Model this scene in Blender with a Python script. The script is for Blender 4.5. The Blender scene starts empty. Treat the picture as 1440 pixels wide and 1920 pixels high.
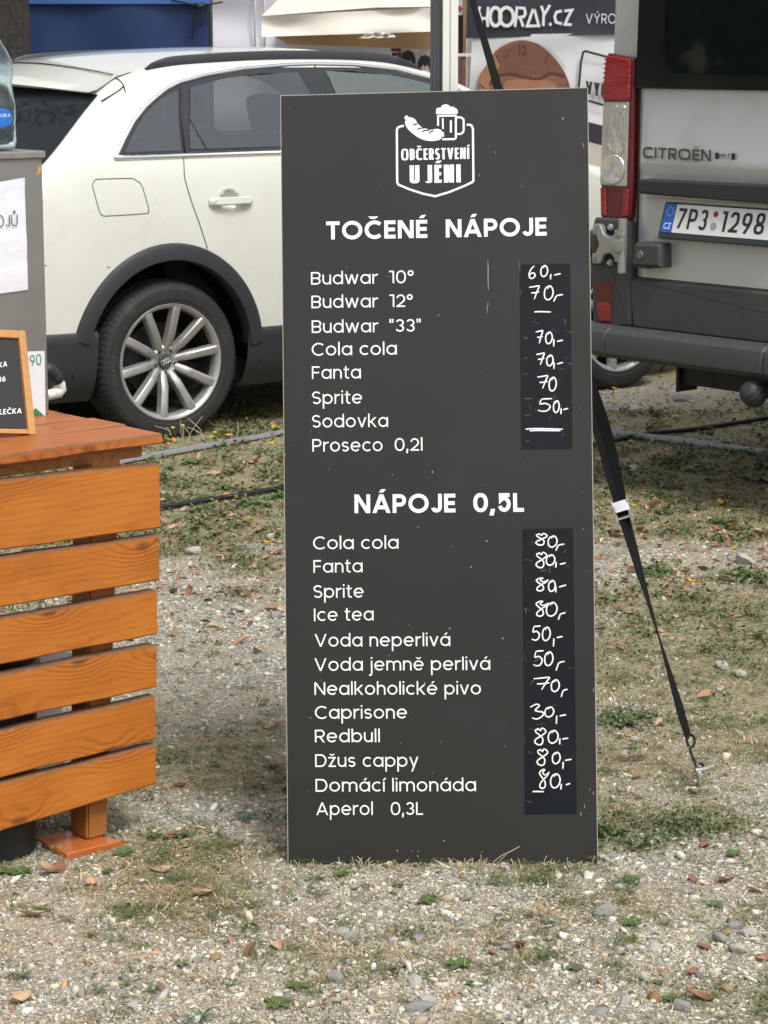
import bpy, bmesh, math, random
import numpy as np
from mathutils import Vector, Matrix
from math import sin, cos, pi, radians as R

# ------------------------------------------------------------------ camera, sky, sun, exposure
scn = bpy.context.scene
F, YH, H = 4500.0, 60.0, 1.75          # focal length in pixels of the 1440x1920 photo, horizon row, eye height
TH = math.atan((960 - YH) / F)
cam = bpy.data.cameras.new('camera'); camo = bpy.data.objects.new('camera', cam)
scn.collection.objects.link(camo); scn.camera = camo
camo.location = (0, 0, H); camo.rotation_euler = (pi / 2 - TH, 0, 0)
cam.sensor_width = 36; cam.lens = 36 * F / 1920; cam.clip_start = 0.1; cam.clip_end = 2000
cam.dof.use_dof = True; cam.dof.focus_distance = 5.2; cam.dof.aperture_fstop = 26

SUN_EL, SUN_AZ = R(56), R(150)          # azimuth: clockwise from +Y (behind the camera, to the right)
w = bpy.data.worlds.new("World"); scn.world = w; w.use_nodes = True
nt = w.node_tree; bg = nt.nodes['Background']
sky = nt.nodes.new('ShaderNodeTexSky'); sky.sky_type = 'NISHITA'; sky.sun_disc = False
sky.sun_elevation = SUN_EL; sky.sun_rotation = SUN_AZ; sky.dust_density = 4.0; sky.air_density = 1.0; sky.ozone_density = 1.0
hsv = nt.nodes.new('ShaderNodeHueSaturation'); hsv.inputs['Saturation'].default_value = 0.25
nt.links.new(sky.outputs[0], hsv.inputs['Color']); nt.links.new(hsv.outputs[0], bg.inputs['Color'])
bg.inputs['Strength'].default_value = 0.15
sl = bpy.data.lights.new('sun', 'SUN'); so = bpy.data.objects.new('sun', sl); scn.collection.objects.link(so)
sl.energy = 1.6; sl.angle = R(15); sl.color = (1.0, 0.97, 0.92)
sd = Vector((sin(SUN_AZ) * cos(SUN_EL), cos(SUN_AZ) * cos(SUN_EL), sin(SUN_EL)))
so.rotation_euler = (-sd).to_track_quat('-Z', 'Y').to_euler()
scn.view_settings.view_transform = 'Standard'; scn.view_settings.look = 'None'
scn.view_settings.exposure = 0.36; scn.view_settings.gamma = 1.0
try:
    scn.cycles.use_denoising = True; scn.cycles.max_bounces = 8
except Exception: pass

rnd = random.Random(7); rng = np.random.default_rng(11)
CAM = np.array([0, 0, H])

def ray(px, py):
    a = (px - 720) / F; b = -(py - 960) / F; c, s = cos(TH), sin(TH)
    return np.array([a, c + b * s, -s + b * c])
def G(px, py, z=0.0):
    d = ray(px, py); return CAM + d * ((z - H) / d[2])
def at(px, py, y):
    d = ray(px, py); return CAM + d * (y / d[1])

# ------------------------------------------------------------------ scene graph helpers
C = scn.collection
def empty(name, M, label, cat, group=None):
    o = bpy.data.objects.new(name, None); C.objects.link(o)
    o.matrix_world = M; o.empty_display_size = 0.1
    return tag(o, label, cat, group)
def tag(o, label, cat, group=None):
    o['label'] = label; o['category'] = cat
    if group: o['group'] = group
    return o
def kind(o, k): o['kind'] = k; return o
def frame(origin, yaw=0.0):
    return Matrix.Translation(Vector(origin)) @ Matrix.Rotation(yaw, 4, 'Z')
def axes(o, x, y, z):
    M = Matrix.Identity(4)
    for i, a in enumerate((x, y, z, o)):
        for j in range(3): M[j][i] = a[j]
    return M
def copy_tree(o, parent=None):
    c = o.copy(); C.objects.link(c)
    if parent is not None: c.parent = parent
    for ch in list(o.children): copy_tree(ch, c)
    return c
UZ = axes((0, 0, 0), (1, 0, 0), (0, 0, 1), (0, -1, 0))     # draws (x, y) as (x, z), thickness towards -y

class MB:
    """collects faces, links them as ONE mesh object"""
    def __init__(s): s.v = []; s.f = []
    def add(s, vs, fs, T=None):
        n = len(s.v)
        if T is not None: vs = [tuple(T @ Vector(p)) for p in vs]
        s.v += [tuple(p) for p in vs]; s.f += [tuple(i + n for i in f) for f in fs]
        return s
    def box(s, c, d, T=None, bev=0.0):
        x, y, z = d[0] / 2, d[1] / 2, d[2] / 2
        if bev <= 0:
            vs = [(c[0] + a * x, c[1] + b * y, c[2] + e * z) for a in (-1, 1) for b in (-1, 1) for e in (-1, 1)]
            return s.add(vs, [(0, 1, 3, 2), (4, 6, 7, 5), (0, 4, 5, 1), (2, 3, 7, 6), (0, 2, 6, 4), (1, 5, 7, 3)], T)
        bm = bmesh.new(); bmesh.ops.create_cube(bm, size=1)
        for v in bm.verts: v.co = Vector((v.co.x * d[0] + c[0], v.co.y * d[1] + c[1], v.co.z * d[2] + c[2]))
        bmesh.ops.bevel(bm, geom=list(bm.edges), offset=bev, segments=2, profile=0.6, affect='EDGES')
        return s.frombm(bm, T)
    def frombm(s, bm, T=None):
        bm.verts.index_update()
        vs = [v.co[:] for v in bm.verts]; fs = [[v.index for v in f.verts] for f in bm.faces]
        bm.free(); return s.add(vs, fs, T)
    def prism(s, poly, z0, z1, T=None, ch=0.0):
        """outline in xy pulled from z0 to z1, front edge chamfered by ch"""
        a = sum(poly[i][0] * poly[(i + 1) % len(poly)][1] - poly[(i + 1) % len(poly)][0] * poly[i][1] for i in range(len(poly)))
        if a < 0: poly = poly[::-1]
        n = len(poly); rings = [[(p[0], p[1], z0) for p in poly]]
        if ch > 0:
            q = inset(poly, ch)
            rings += [[(p[0], p[1], z1 - ch) for p in poly], [(p[0], p[1], z1) for p in q]]
        else: rings += [[(p[0], p[1], z1) for p in poly]]
        vs = [p for r in rings for p in r]; fs = [tuple(range(n - 1, -1, -1)), tuple(range((len(rings) - 1) * n, len(rings) * n))]
        for k in range(len(rings) - 1):
            for i in range(n): fs.append((k * n + i, k * n + (i + 1) % n, (k + 1) * n + (i + 1) % n, (k + 1) * n + i))
        return s.add(vs, fs, T)
    def tube(s, pts, r, n=8, T=None, cap=True):
        pts = [Vector(p) for p in pts]; rs = r if isinstance(r, (list, tuple)) else [r] * len(pts)
        vs = []; fs = []; up = None
        for i, p in enumerate(pts):
            t = (pts[min(i + 1, len(pts) - 1)] - pts[max(i - 1, 0)]).normalized()
            if up is None: up = Vector((0, 0, 1)) if abs(t.z) < .9 else Vector((1, 0, 0))
            sd_ = t.cross(up).normalized(); up = sd_.cross(t).normalized()
            for k in range(n):
                a = 2 * pi * k / n; vs.append(p + sd_ * cos(a) * rs[i] + up * sin(a) * rs[i])
        for i in range(len(pts) - 1):
            for k in range(n): fs.append((i * n + k, i * n + (k + 1) % n, (i + 1) * n + (k + 1) % n, (i + 1) * n + k))
        if cap: fs += [tuple(range(n - 1, -1, -1)), tuple(range((len(pts) - 1) * n, len(pts) * n))]
        return s.add(vs, fs, T)
    def lathe(s, prof, n=48, T=None, mod=None, close=False):
        """profile (radius, height) turned about z"""
        vs = []; fs = []; m = len(prof)
        for k in range(n):
            a = 2 * pi * k / n
            for j, (r, z) in enumerate(prof):
                rr = r if mod is None else mod(j, k, r)
                vs.append((rr * cos(a), rr * sin(a), z))
        for k in range(n):
            for j in range(m - 1):
                fs.append((k * m + j, ((k + 1) % n) * m + j, ((k + 1) % n) * m + j + 1, k * m + j + 1))
        return s.add(vs, fs, T)
    def grid(s, fn, nu, nv, T=None):
        vs = [fn(i / nu, j / nv) for j in range(nv + 1) for i in range(nu + 1)]
        fs = [(j * (nu + 1) + i, j * (nu + 1) + i + 1, (j + 1) * (nu + 1) + i + 1, (j + 1) * (nu + 1) + i) for j in range(nv) for i in range(nu)]
        return s.add(vs, fs, T)
    def build(s, name, mat, parent=None, smooth=False, ang=None, mat2=None, second=None):
        me = bpy.data.meshes.new(name); me.from_pydata(s.v, [], s.f); me.update()
        if mat: me.materials.append(mat)
        if mat2:
            me.materials.append(mat2)
            for p in me.polygons: p.material_index = 1 if second(p.index) else 0
        if smooth:
            me.polygons.foreach_set('use_smooth', [True] * len(me.polygons))
            if ang:
                try: me.set_sharp_from_angle(angle=R(ang))
                except Exception: pass
        o = bpy.data.objects.new(name, me); C.objects.link(o)
        if parent is not None: o.parent = parent
        return o

def inset(poly, d):
    n = len(poly); out = []
    for i in range(n):
        p0, p1, p2 = Vector(poly[i - 1][:2]), Vector(poly[i][:2]), Vector(poly[(i + 1) % n][:2])
        a = (p1 - p0); b = (p2 - p1)
        a = a.normalized() if a.length > 1e-9 else b.normalized(); b = b.normalized() if b.length > 1e-9 else a
        na = Vector((-a.y, a.x)); nb = Vector((-b.y, b.x)); m = na + nb
        k = max(m.length_squared / 2, 0.35); out.append(tuple(p1 + m * (d / k)))
    return out
def rpoly(pts, r, n=5):
    """rounds the corners of an outline; r one radius or one per corner"""
    out = []; m = len(pts)
    for i in range(m):
        p0, p, p2 = Vector(pts[i - 1]), Vector(pts[i]), Vector(pts[(i + 1) % m])
        rr = r[i] if isinstance(r, (list, tuple)) else r
        d0, d2 = (p0 - p), (p2 - p); l = min(rr, d0.length * .49, d2.length * .49)
        if l < 1e-6: out.append(tuple(p)); continue
        a, b = p + d0.normalized() * l, p + d2.normalized() * l
        for k in range(n + 1):
            t = k / n; out.append(tuple(a * (1 - t) ** 2 + p * 2 * t * (1 - t) + b * t * t))
    return out
def catmull(pts, n=6, closed=False):
    P = [np.array(p, float) for p in pts]; out = []; m = len(P); rngi = range(m if closed else m - 1)
    for i in rngi:
        p0 = P[i - 1] if (i > 0 or closed) else P[0]; p1 = P[i]; p2 = P[(i + 1) % m]
        p3 = P[(i + 2) % m] if (i + 2 < m or closed) else P[-1]
        for k in range(n):
            t = k / n
            out.append(tuple(.5 * ((2 * p1) + (-p0 + p2) * t + (2 * p0 - 5 * p1 + 4 * p2 - p3) * t * t + (-p0 + 3 * p1 - 3 * p2 + p3) * t ** 3)))
    if not closed: out.append(tuple(P[-1]))
    return out

# ------------------------------------------------------------------ materials (all procedural)
def nd(nt, t, **kw):
    n = nt.nodes.new(t)
    for k, v in kw.items():
        if k in n.inputs: n.inputs[k].default_value = v
        else: setattr(n, k, v)
    return n
def pm(name, col, rough=.5, metal=0.0, var=.08, scale=25, bump=0.0, bscale=None, coat=0.0, spec=.5, dirt=None, dscale=6, dth=.55, trans=0.0, ior=1.45, rvar=.06, bst=None):
    m = bpy.data.materials.new(name); m.use_nodes = True; t = m.node_tree; b = t.nodes['Principled BSDF']; L = t.links.new
    b.inputs['Roughness'].default_value = rough; b.inputs['Metallic'].default_value = metal
    b.inputs['Specular IOR Level'].default_value = spec; b.inputs['Coat Weight'].default_value = coat; b.inputs['Coat Roughness'].default_value = .03
    b.inputs['Transmission Weight'].default_value = trans; b.inputs['IOR'].default_value = ior
    tc = nd(t, 'ShaderNodeTexCoord')
    n = nd(t, 'ShaderNodeTexNoise', Scale=scale, Detail=5.0, Roughness=.6); L(tc.outputs['Object'], n.inputs['Vector'])
    mx = nd(t, 'ShaderNodeMix', data_type='RGBA'); L(n.outputs['Fac'], mx.inputs[0])
    c = np.array(col)
    mx.inputs[6].default_value = (*np.clip(c * (1 - var), 0, 1), 1); mx.inputs[7].default_value = (*np.clip(c * (1 + var), 0, 1), 1)
    out = mx.outputs[2]
    if dirt is not None:
        n2 = nd(t, 'ShaderNodeTexNoise', Scale=dscale, Detail=8.0, Roughness=.7); L(tc.outputs['Object'], n2.inputs['Vector'])
        rp = nd(t, 'ShaderNodeMapRange'); rp.inputs[1].default_value = dth; rp.inputs[2].default_value = dth + .2; L(n2.outputs['Fac'], rp.inputs[0])
        m2 = nd(t, 'ShaderNodeMix', data_type='RGBA'); L(rp.outputs[0], m2.inputs[0]); L(out, m2.inputs[6]); m2.inputs[7].default_value = (*dirt, 1); out = m2.outputs[2]
    L(out, b.inputs['Base Color'])
    mr = nd(t, 'ShaderNodeMapRange'); mr.inputs[3].default_value = max(rough - rvar, 0); mr.inputs[4].default_value = min(rough + rvar, 1)
    L(n.outputs['Fac'], mr.inputs[0]); L(mr.outputs[0], b.inputs['Roughness'])
    if bump:
        nb = nd(t, 'ShaderNodeTexNoise', Scale=bscale or scale * 4, Detail=4.0)
        if bst: mp = nd(t, 'ShaderNodeMapping'); mp.inputs['Scale'].default_value = bst; L(tc.outputs['Object'], mp.inputs['Vector']); L(mp.outputs[0], nb.inputs['Vector'])
        else: L(tc.outputs['Object'], nb.inputs['Vector'])
        bp = nd(t, 'ShaderNodeBump', Strength=bump, Distance=.01); L(nb.outputs['Fac'], bp.inputs['Height']); L(bp.outputs[0], b.inputs['Normal'])
    return m
def attr_mat(name, rough=.8, bump=.0, bscale=200, spec=.3, sss=0):
    m = bpy.data.materials.new(name); m.use_nodes = True; t = m.node_tree; b = t.nodes['Principled BSDF']; L = t.links.new
    a = nd(t, 'ShaderNodeAttribute', attribute_name='tint')
    tc = nd(t, 'ShaderNodeTexCoord'); n = nd(t, 'ShaderNodeTexNoise', Scale=bscale, Detail=4.0); L(tc.outputs['Object'], n.inputs['Vector'])
    mr = nd(t, 'ShaderNodeMapRange'); mr.inputs[3].default_value = .72; mr.inputs[4].default_value = 1.25; L(n.outputs['Fac'], mr.inputs[0])
    mm = nd(t, 'ShaderNodeVectorMath', operation='SCALE'); L(a.outputs['Color'], mm.inputs[0]); L(mr.outputs[0], mm.inputs['Scale'])
    L(mm.outputs[0], b.inputs['Base Color']); b.inputs['Roughness'].default_value = rough; b.inputs['Specular IOR Level'].default_value = spec
    if bump:
        bp = nd(t, 'ShaderNodeBump', Strength=bump, Distance=.003); L(n.outputs['Fac'], bp.inputs['Height']); L(bp.outputs[0], b.inputs['Normal'])
    return m
def wood(name, light, dark, rough=.38, ringscale=60, knot=(3.0, 0, 6.2), kd=(.16, .05, .012)):
    m = bpy.data.materials.new(name); m.use_nodes = True; t = m.node_tree; b = t.nodes['Principled BSDF']; L = t.links.new
    tc = nd(t, 'ShaderNodeTexCoord')
    def mapped(s):
        mp = nd(t, 'ShaderNodeMapping'); mp.inputs['Scale'].default_value = s; L(tc.outputs['Object'], mp.inputs['Vector']); return mp.outputs[0]
    def math_(op, a, bb):
        n = nd(t, 'ShaderNodeMath', operation=op)
        for i, x in enumerate((a, bb)):
            if isinstance(x, (int, float)): n.inputs[i].default_value = x
            else: L(x, n.inputs[i])
        return n.outputs[0]
    n1 = nd(t, 'ShaderNodeTexNoise', Scale=1.0, Detail=3.0, Roughness=.5); L(mapped((2.2, 7, 7)), n1.inputs['Vector'])
    vo = nd(t, 'ShaderNodeTexVoronoi', Scale=1.0, voronoi_dimensions='2D'); ksep = nd(t, 'ShaderNodeSeparateXYZ'); L(tc.outputs['Object'], ksep.inputs[0]); kcb = nd(t, 'ShaderNodeCombineXYZ')
    L(math_('MULTIPLY', ksep.outputs[0], knot[0]), kcb.inputs[0]); L(math_('MULTIPLY', math_('ADD', ksep.outputs[2], ksep.outputs[1]), knot[2]), kcb.inputs[1]); L(kcb.outputs[0], vo.inputs['Vector'])
    kn = nd(t, 'ShaderNodeMapRange', interpolation_type='SMOOTHSTEP'); kn.inputs[1].default_value = .0; kn.inputs[2].default_value = .42
    kn.inputs[3].default_value = 1; kn.inputs[4].default_value = 0; L(vo.outputs['Distance'], kn.inputs[0])
    sx = nd(t, 'ShaderNodeSeparateXYZ'); L(tc.outputs['Object'], sx.inputs[0])
    yz = math_('ADD', math_('MULTIPLY', sx.outputs[2], ringscale), math_('MULTIPLY', sx.outputs[1], ringscale * .8))
    ph = math_('ADD', math_('ADD', yz, math_('MULTIPLY', n1.outputs['Fac'], 16.0)), math_('MULTIPLY', kn.outputs[0], 6.5))
    ring = math_('MULTIPLY', math_('ADD', math_('SINE', math_('MULTIPLY', ph, 2.6), 0.0), 1.0), .5)
    ring = math_('POWER', ring, 2.4)
    fine = nd(t, 'ShaderNodeTexNoise', Scale=1.0, Detail=6.0, Roughness=.7); L(mapped((9, 160, 160)), fine.inputs['Vector'])
    blot2 = nd(t, 'ShaderNodeTexNoise', Scale=1.0, Detail=4.0); L(mapped((3, 25, 25)), blot2.inputs['Vector'])
    blot = nd(t, 'ShaderNodeTexNoise', Scale=1.0, Detail=5.0); L(mapped((5, 9, 9)), blot.inputs['Vector'])
    fac = math_('ADD', math_('MULTIPLY', math_('MULTIPLY', ring, math_('ADD', kn.outputs[0], .45)), math_('MULTIPLY', blot2.outputs['Fac'], .85)), math_('MULTIPLY', math_('SUBTRACT', fine.outputs['Fac'], .38), .95))
    fac = math_('ADD', fac, math_('MULTIPLY', math_('SUBTRACT', blot.outputs['Fac'], .46), 1.3))
    mx = nd(t, 'ShaderNodeMix', data_type='RGBA', clamp_factor=True); L(fac, mx.inputs[0]); mx.inputs[6].default_value = (*light, 1); mx.inputs[7].default_value = (*dark, 1)
    kc = nd(t, 'ShaderNodeMapRange', interpolation_type='SMOOTHSTEP'); kc.inputs[1].default_value = .025; kc.inputs[2].default_value = .085
    kc.inputs[3].default_value = .8; kc.inputs[4].default_value = 0; L(vo.outputs['Distance'], kc.inputs[0])
    m2 = nd(t, 'ShaderNodeMix', data_type='RGBA', clamp_factor=True); L(kc.outputs[0], m2.inputs[0]); L(mx.outputs[2], m2.inputs[6]); m2.inputs[7].default_value = (*kd, 1)
    # scuffs and grime
    sc_ = nd(t, 'ShaderNodeTexNoise', Scale=1.0, Detail=9.0, Roughness=.75); L(mapped((14, 30, 30)), sc_.inputs['Vector'])
    gr = nd(t, 'ShaderNodeMapRange'); gr.inputs[1].default_value = .62; gr.inputs[2].default_value = .76; gr.inputs[4].default_value = .75; L(sc_.outputs['Fac'], gr.inputs[0])
    m3 = nd(t, 'ShaderNodeMix', data_type='RGBA', clamp_factor=True); L(gr.outputs[0], m3.inputs[0]); L(m2.outputs[2], m3.inputs[6]); m3.inputs[7].default_value = (.16, .075, .03, 1)
    L(m3.outputs[2], b.inputs['Base Color'])
    b.inputs['Roughness'].default_value = rough; b.inputs['Specular IOR Level'].default_value = .4
    bp = nd(t, 'ShaderNodeBump', Strength=.35, Distance=.002); L(fac, bp.inputs['Height']); L(bp.outputs[0], b.inputs['Normal'])
    return m
def glassy(name, col, rough=.03, spec=.5): return pm(name, col, rough, spec=spec, var=.03, rvar=.01, coat=.0)

M = {}
M['board'] = pm('dark_laminate', (.025, .0245, .0225), .34, var=.12, scale=3, spec=.32, rvar=.04, dirt=(.030, .0298, .028), dscale=2.5, dth=.5)
M['edge'] = pm('pale_board_edge', (.36, .34, .29), .5, var=.2, scale=40)
M['vinyl'] = pm('white_vinyl', (.82, .83, .82), .4, var=.03)
M['chalk'] = pm('chalk_marker', (.8, .82, .8), .7, var=.15, scale=300)
M['strip'] = pm('chalkboard_foil', (.008, .010, .013), .34, var=.35, scale=9, rvar=.06, spec=.22, dirt=(.02, .024, .028), dscale=14, dth=.6)
M['smear'] = pm('chalk_smear', (.09, .1, .1), .8, var=.5, scale=120)
M['fleck'] = pm('paint_fleck', (.35, .34, .31), .7, var=.3, scale=80)
M['plank'] = wood('orange_stained_pine', (.49, .165, .024), (.28, .072, .011), ringscale=150)
M['top'] = wood('reddish_stained_pine', (.44, .135, .028), (.24, .06, .014), .45, 90)
M['post'] = wood('brown_stained_pine', (.34, .13, .03), (.19, .06, .012), .5)
M['tile'] = wood('fresh_orange_varnish', (.46, .135, .034), (.32, .075, .018), .18)
M['steel'] = pm('brushed_steel', (.36, .35, .34), .42, .75, var=.12, scale=8, dirt=(.25, .23, .2), dscale=30, dth=.68)
M['steel_edge'] = pm('worn_steel_edge', (.33, .31, .29), .5, .6, var=.3, scale=30)
M['paper'] = pm('white_paper', (.74, .75, .82), .8, var=.04, bump=.25, bscale=30)
M['ink'] = pm('dark_ink', (.06, .06, .07), .8)
M['green_ink'] = pm('green_ink', (.05, .22, .09), .7)
M['sticker'] = pm('sticker_white', (.72, .76, .8), .5, var=.03)
M['frame_wood'] = wood('pale_frame_wood', (.52, .28, .1), (.38, .18, .05), .5, 90)
M['slate'] = pm('slate_board', (.028, .028, .03), .6, var=.2, scale=20)
M['white_plastic'] = pm('white_plastic', (.72, .72, .68), .35)
M['rubber'] = pm('tyre_rubber', (.022, .022, .023), .7, var=.25, scale=30, bump=.1, bscale=200, dirt=(.05, .047, .042), dscale=12, dth=.55)
M['black_plastic'] = pm('black_plastic', (.03, .032, .036), .5, var=.15, bump=.06, bscale=600)
M['grey_plastic'] = pm('grey_bumper_plastic', (.058, .060, .062), .55, var=.2, scale=9, bump=.08, bscale=500, dirt=(.075, .07, .06), dscale=7, dth=.52)
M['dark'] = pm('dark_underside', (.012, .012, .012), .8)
M['ivory'] = pm('ivory_car_paint', (.68, .69, .63), .28, var=.012, scale=3, coat=.9, dirt=(.63, .635, .57), dscale=7, dth=.55)
M['badge'] = pm('dark_chrome', (.16, .15, .145), .25, .8)
M['barrel'] = pm('wheel_barrel', (.05, .05, .05), .5, .5)
M['worn'] = pm('worn_plank_edge', (.17, .075, .03), .7, var=.5, scale=60, dirt=(.42, .26, .13), dscale=45, dth=.6)
M['gap'] = pm('panel_gap', (.03, .03, .028), .7)
M['chrome'] = pm('bright_trim', (.8, .8, .8), .16, .9, var=.02)
M['carglass'] = glassy('tinted_car_glass', (.085, .10, .115), .02, 1.0); M['carglass'].node_tree.nodes['Principled BSDF'].inputs['Alpha'].default_value = .66
M['frontglass'] = glassy('clear_car_glass', (.20, .25, .25), .02, 1.0); M['frontglass'].node_tree.nodes['Principled BSDF'].inputs['Alpha'].default_value = .55
M['seat'] = pm('dark_seat_fabric', (.05, .05, .052), .8, var=.2)
M['headliner'] = pm('pale_headliner', (.4, .39, .37), .9)
M['rearglass'] = pm('rear_glass', (.012, .016, .019), .05, var=.1, dirt=(.05, .05, .05), dscale=60, dth=.62)
M['trimblack'] = pm('gloss_black_trim', (.03, .033, .037), .25)
M['alloy'] = pm('alloy_wheel', (.44, .435, .42), .44, .65, var=.1, scale=12, dirt=(.2, .18, .15), dscale=20, dth=.58)
M['silver'] = pm('silver_van_paint', (.55, .56, .57), .34, .3, var=.04, scale=4, coat=.5, dirt=(.47, .47, .46), dscale=5, dth=.52)
M['vanglass'] = glassy('van_dark_glass', (.006, .009, .009), .03, .35)
M['vanband'] = glassy('van_glass_band', (.012, .014, .014), .06, .35)
M['red_lens'] = pm('red_lens', (.30, .006, .012), .12, var=.45, scale=30, bump=.9, bscale=1, coat=.8, bst=(30, 30, 150))
M['red_lens_dark'] = pm('dark_red_lens', (.11, .004, .007), .14, var=.3, scale=40, bump=.4, bscale=140, coat=.6)
M['clear_lens'] = pm('clear_lens', (.50, .47, .44), .14, .4, var=.3, scale=14, bump=.5, bscale=1, coat=1.0, bst=(90, 90, 6))
M['reflector'] = pm('lamp_reflector', (.72, .72, .70), .14, .85, var=.2, scale=30, bump=.9, bscale=1, bst=(120, 120, 10))
M['hinge'] = pm('cast_hinge_metal', (.40, .40, .39), .35, .6, var=.1, dirt=(.3, .29, .27), dscale=40, dth=.55)
M['plate'] = pm('number_plate_white', (.74, .75, .74), .35, var=.03)
M['plate_blue'] = pm('number_plate_blue', (.02, .12, .5), .4)
M['plate_ink'] = pm('number_plate_black', (.02, .02, .022), .5)
M['star'] = pm('star_yellow', (.6, .55, .2), .5)
M['strap'] = pm('black_webbing', (.010, .010, .011), .8, var=.25, scale=200, bump=.5, bscale=700, spec=.2)
M['peg'] = pm('worn_steel_peg', (.42, .42, .41), .4, .6, var=.3, scale=60, dirt=(.2, .17, .13), dscale=50, dth=.5)
M['zinc'] = pm('zinc_plate', (.66, .68, .70), .28, .8, var=.12)
M['black_steel'] = pm('black_steel', (.02, .02, .022), .4, .4)
M['alu'] = pm('dull_aluminium', (.42, .43, .46), .45, .4, var=.15, dirt=(.3, .27, .2), dscale=40, dth=.55)
M['cable'] = pm('black_cable', (.016, .016, .017), .55, var=.2)
M['pole_dark'] = pm('dark_grey_profile', (.085, .09, .095), .5, .2)
M['pole_white'] = pm('white_profile', (.74, .75, .71), .45, var=.03)
M['blue_cloth'] = pm('blue_tarpaulin', (.013, .034, .115), .6, var=.14, scale=4, bump=.15, bscale=12)
M['blue_light'] = pm('light_blue_tarpaulin', (.05, .13, .36), .6)
M['white_cloth'] = pm('white_tent_cloth', (.72, .71, .78), .75, var=.05, scale=4, bump=.12, bscale=10)
M['beige_cloth'] = pm('beige_canvas', (.64, .60, .53), .8, var=.06, scale=5, bump=.15, bscale=20)
M['tan_cloth'] = pm('tan_canvas_inside', (.50, .33, .19), .8, var=.1, scale=5)
M['navy'] = pm('navy_banner', (.022, .026, .036), .6, var=.15, scale=4, bump=.1, bscale=10)
M['banner_white'] = pm('banner_white', (.56, .57, .58), .65, var=.05, scale=3, bump=.2, bscale=7)
M['banner_ink'] = pm('banner_lettering', (.62, .63, .64), .6)
M['copper'] = pm('printed_copper', (.19, .085, .05), .55, var=.35, scale=40)
M['copper_light'] = pm('printed_skin_tone', (.30, .14, .075), .55, var=.2, scale=20)
M['copper_dark'] = pm('printed_dark_brown', (.07, .032, .024), .6, var=.3, scale=20)
M['bark'] = pm('tree_bark', (.034, .029, .025), .9, var=.75, scale=18, bump=1.0, bscale=40)
M['leafgreen'] = pm('crown_leaves', (.07, .11, .03), .6, var=.4, scale=2)
M['pet'] = pm('clear_bottle', (.84, .93, .97), .03, trans=1.0, ior=1.45, var=.03, rvar=.02)
M['label_blue'] = pm('bottle_label_blue', (.02, .16, .55), .35, var=.25, scale=60)
M['bin'] = pm('dark_plastic_bin', (.018, .02, .021), .5, var=.2)
M['skin_print'] = pm('poster_face', (.55, .42, .37), .6)
M['hair_print'] = pm('poster_hair', (.018, .02, .03), .6)
M['print_grey'] = pm('poster_pattern', (.42, .42, .45), .6, var=.5, scale=25)
M['pink'] = pm('pink_print', (.5, .25, .3), .6, var=.4, scale=14)
M['brown_wood'] = pm('brown_timber', (.24, .14, .08), .7, var=.3)
M['dull_red'] = pm('dull_red_ornament', (.13, .03, .028), .6)

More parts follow.
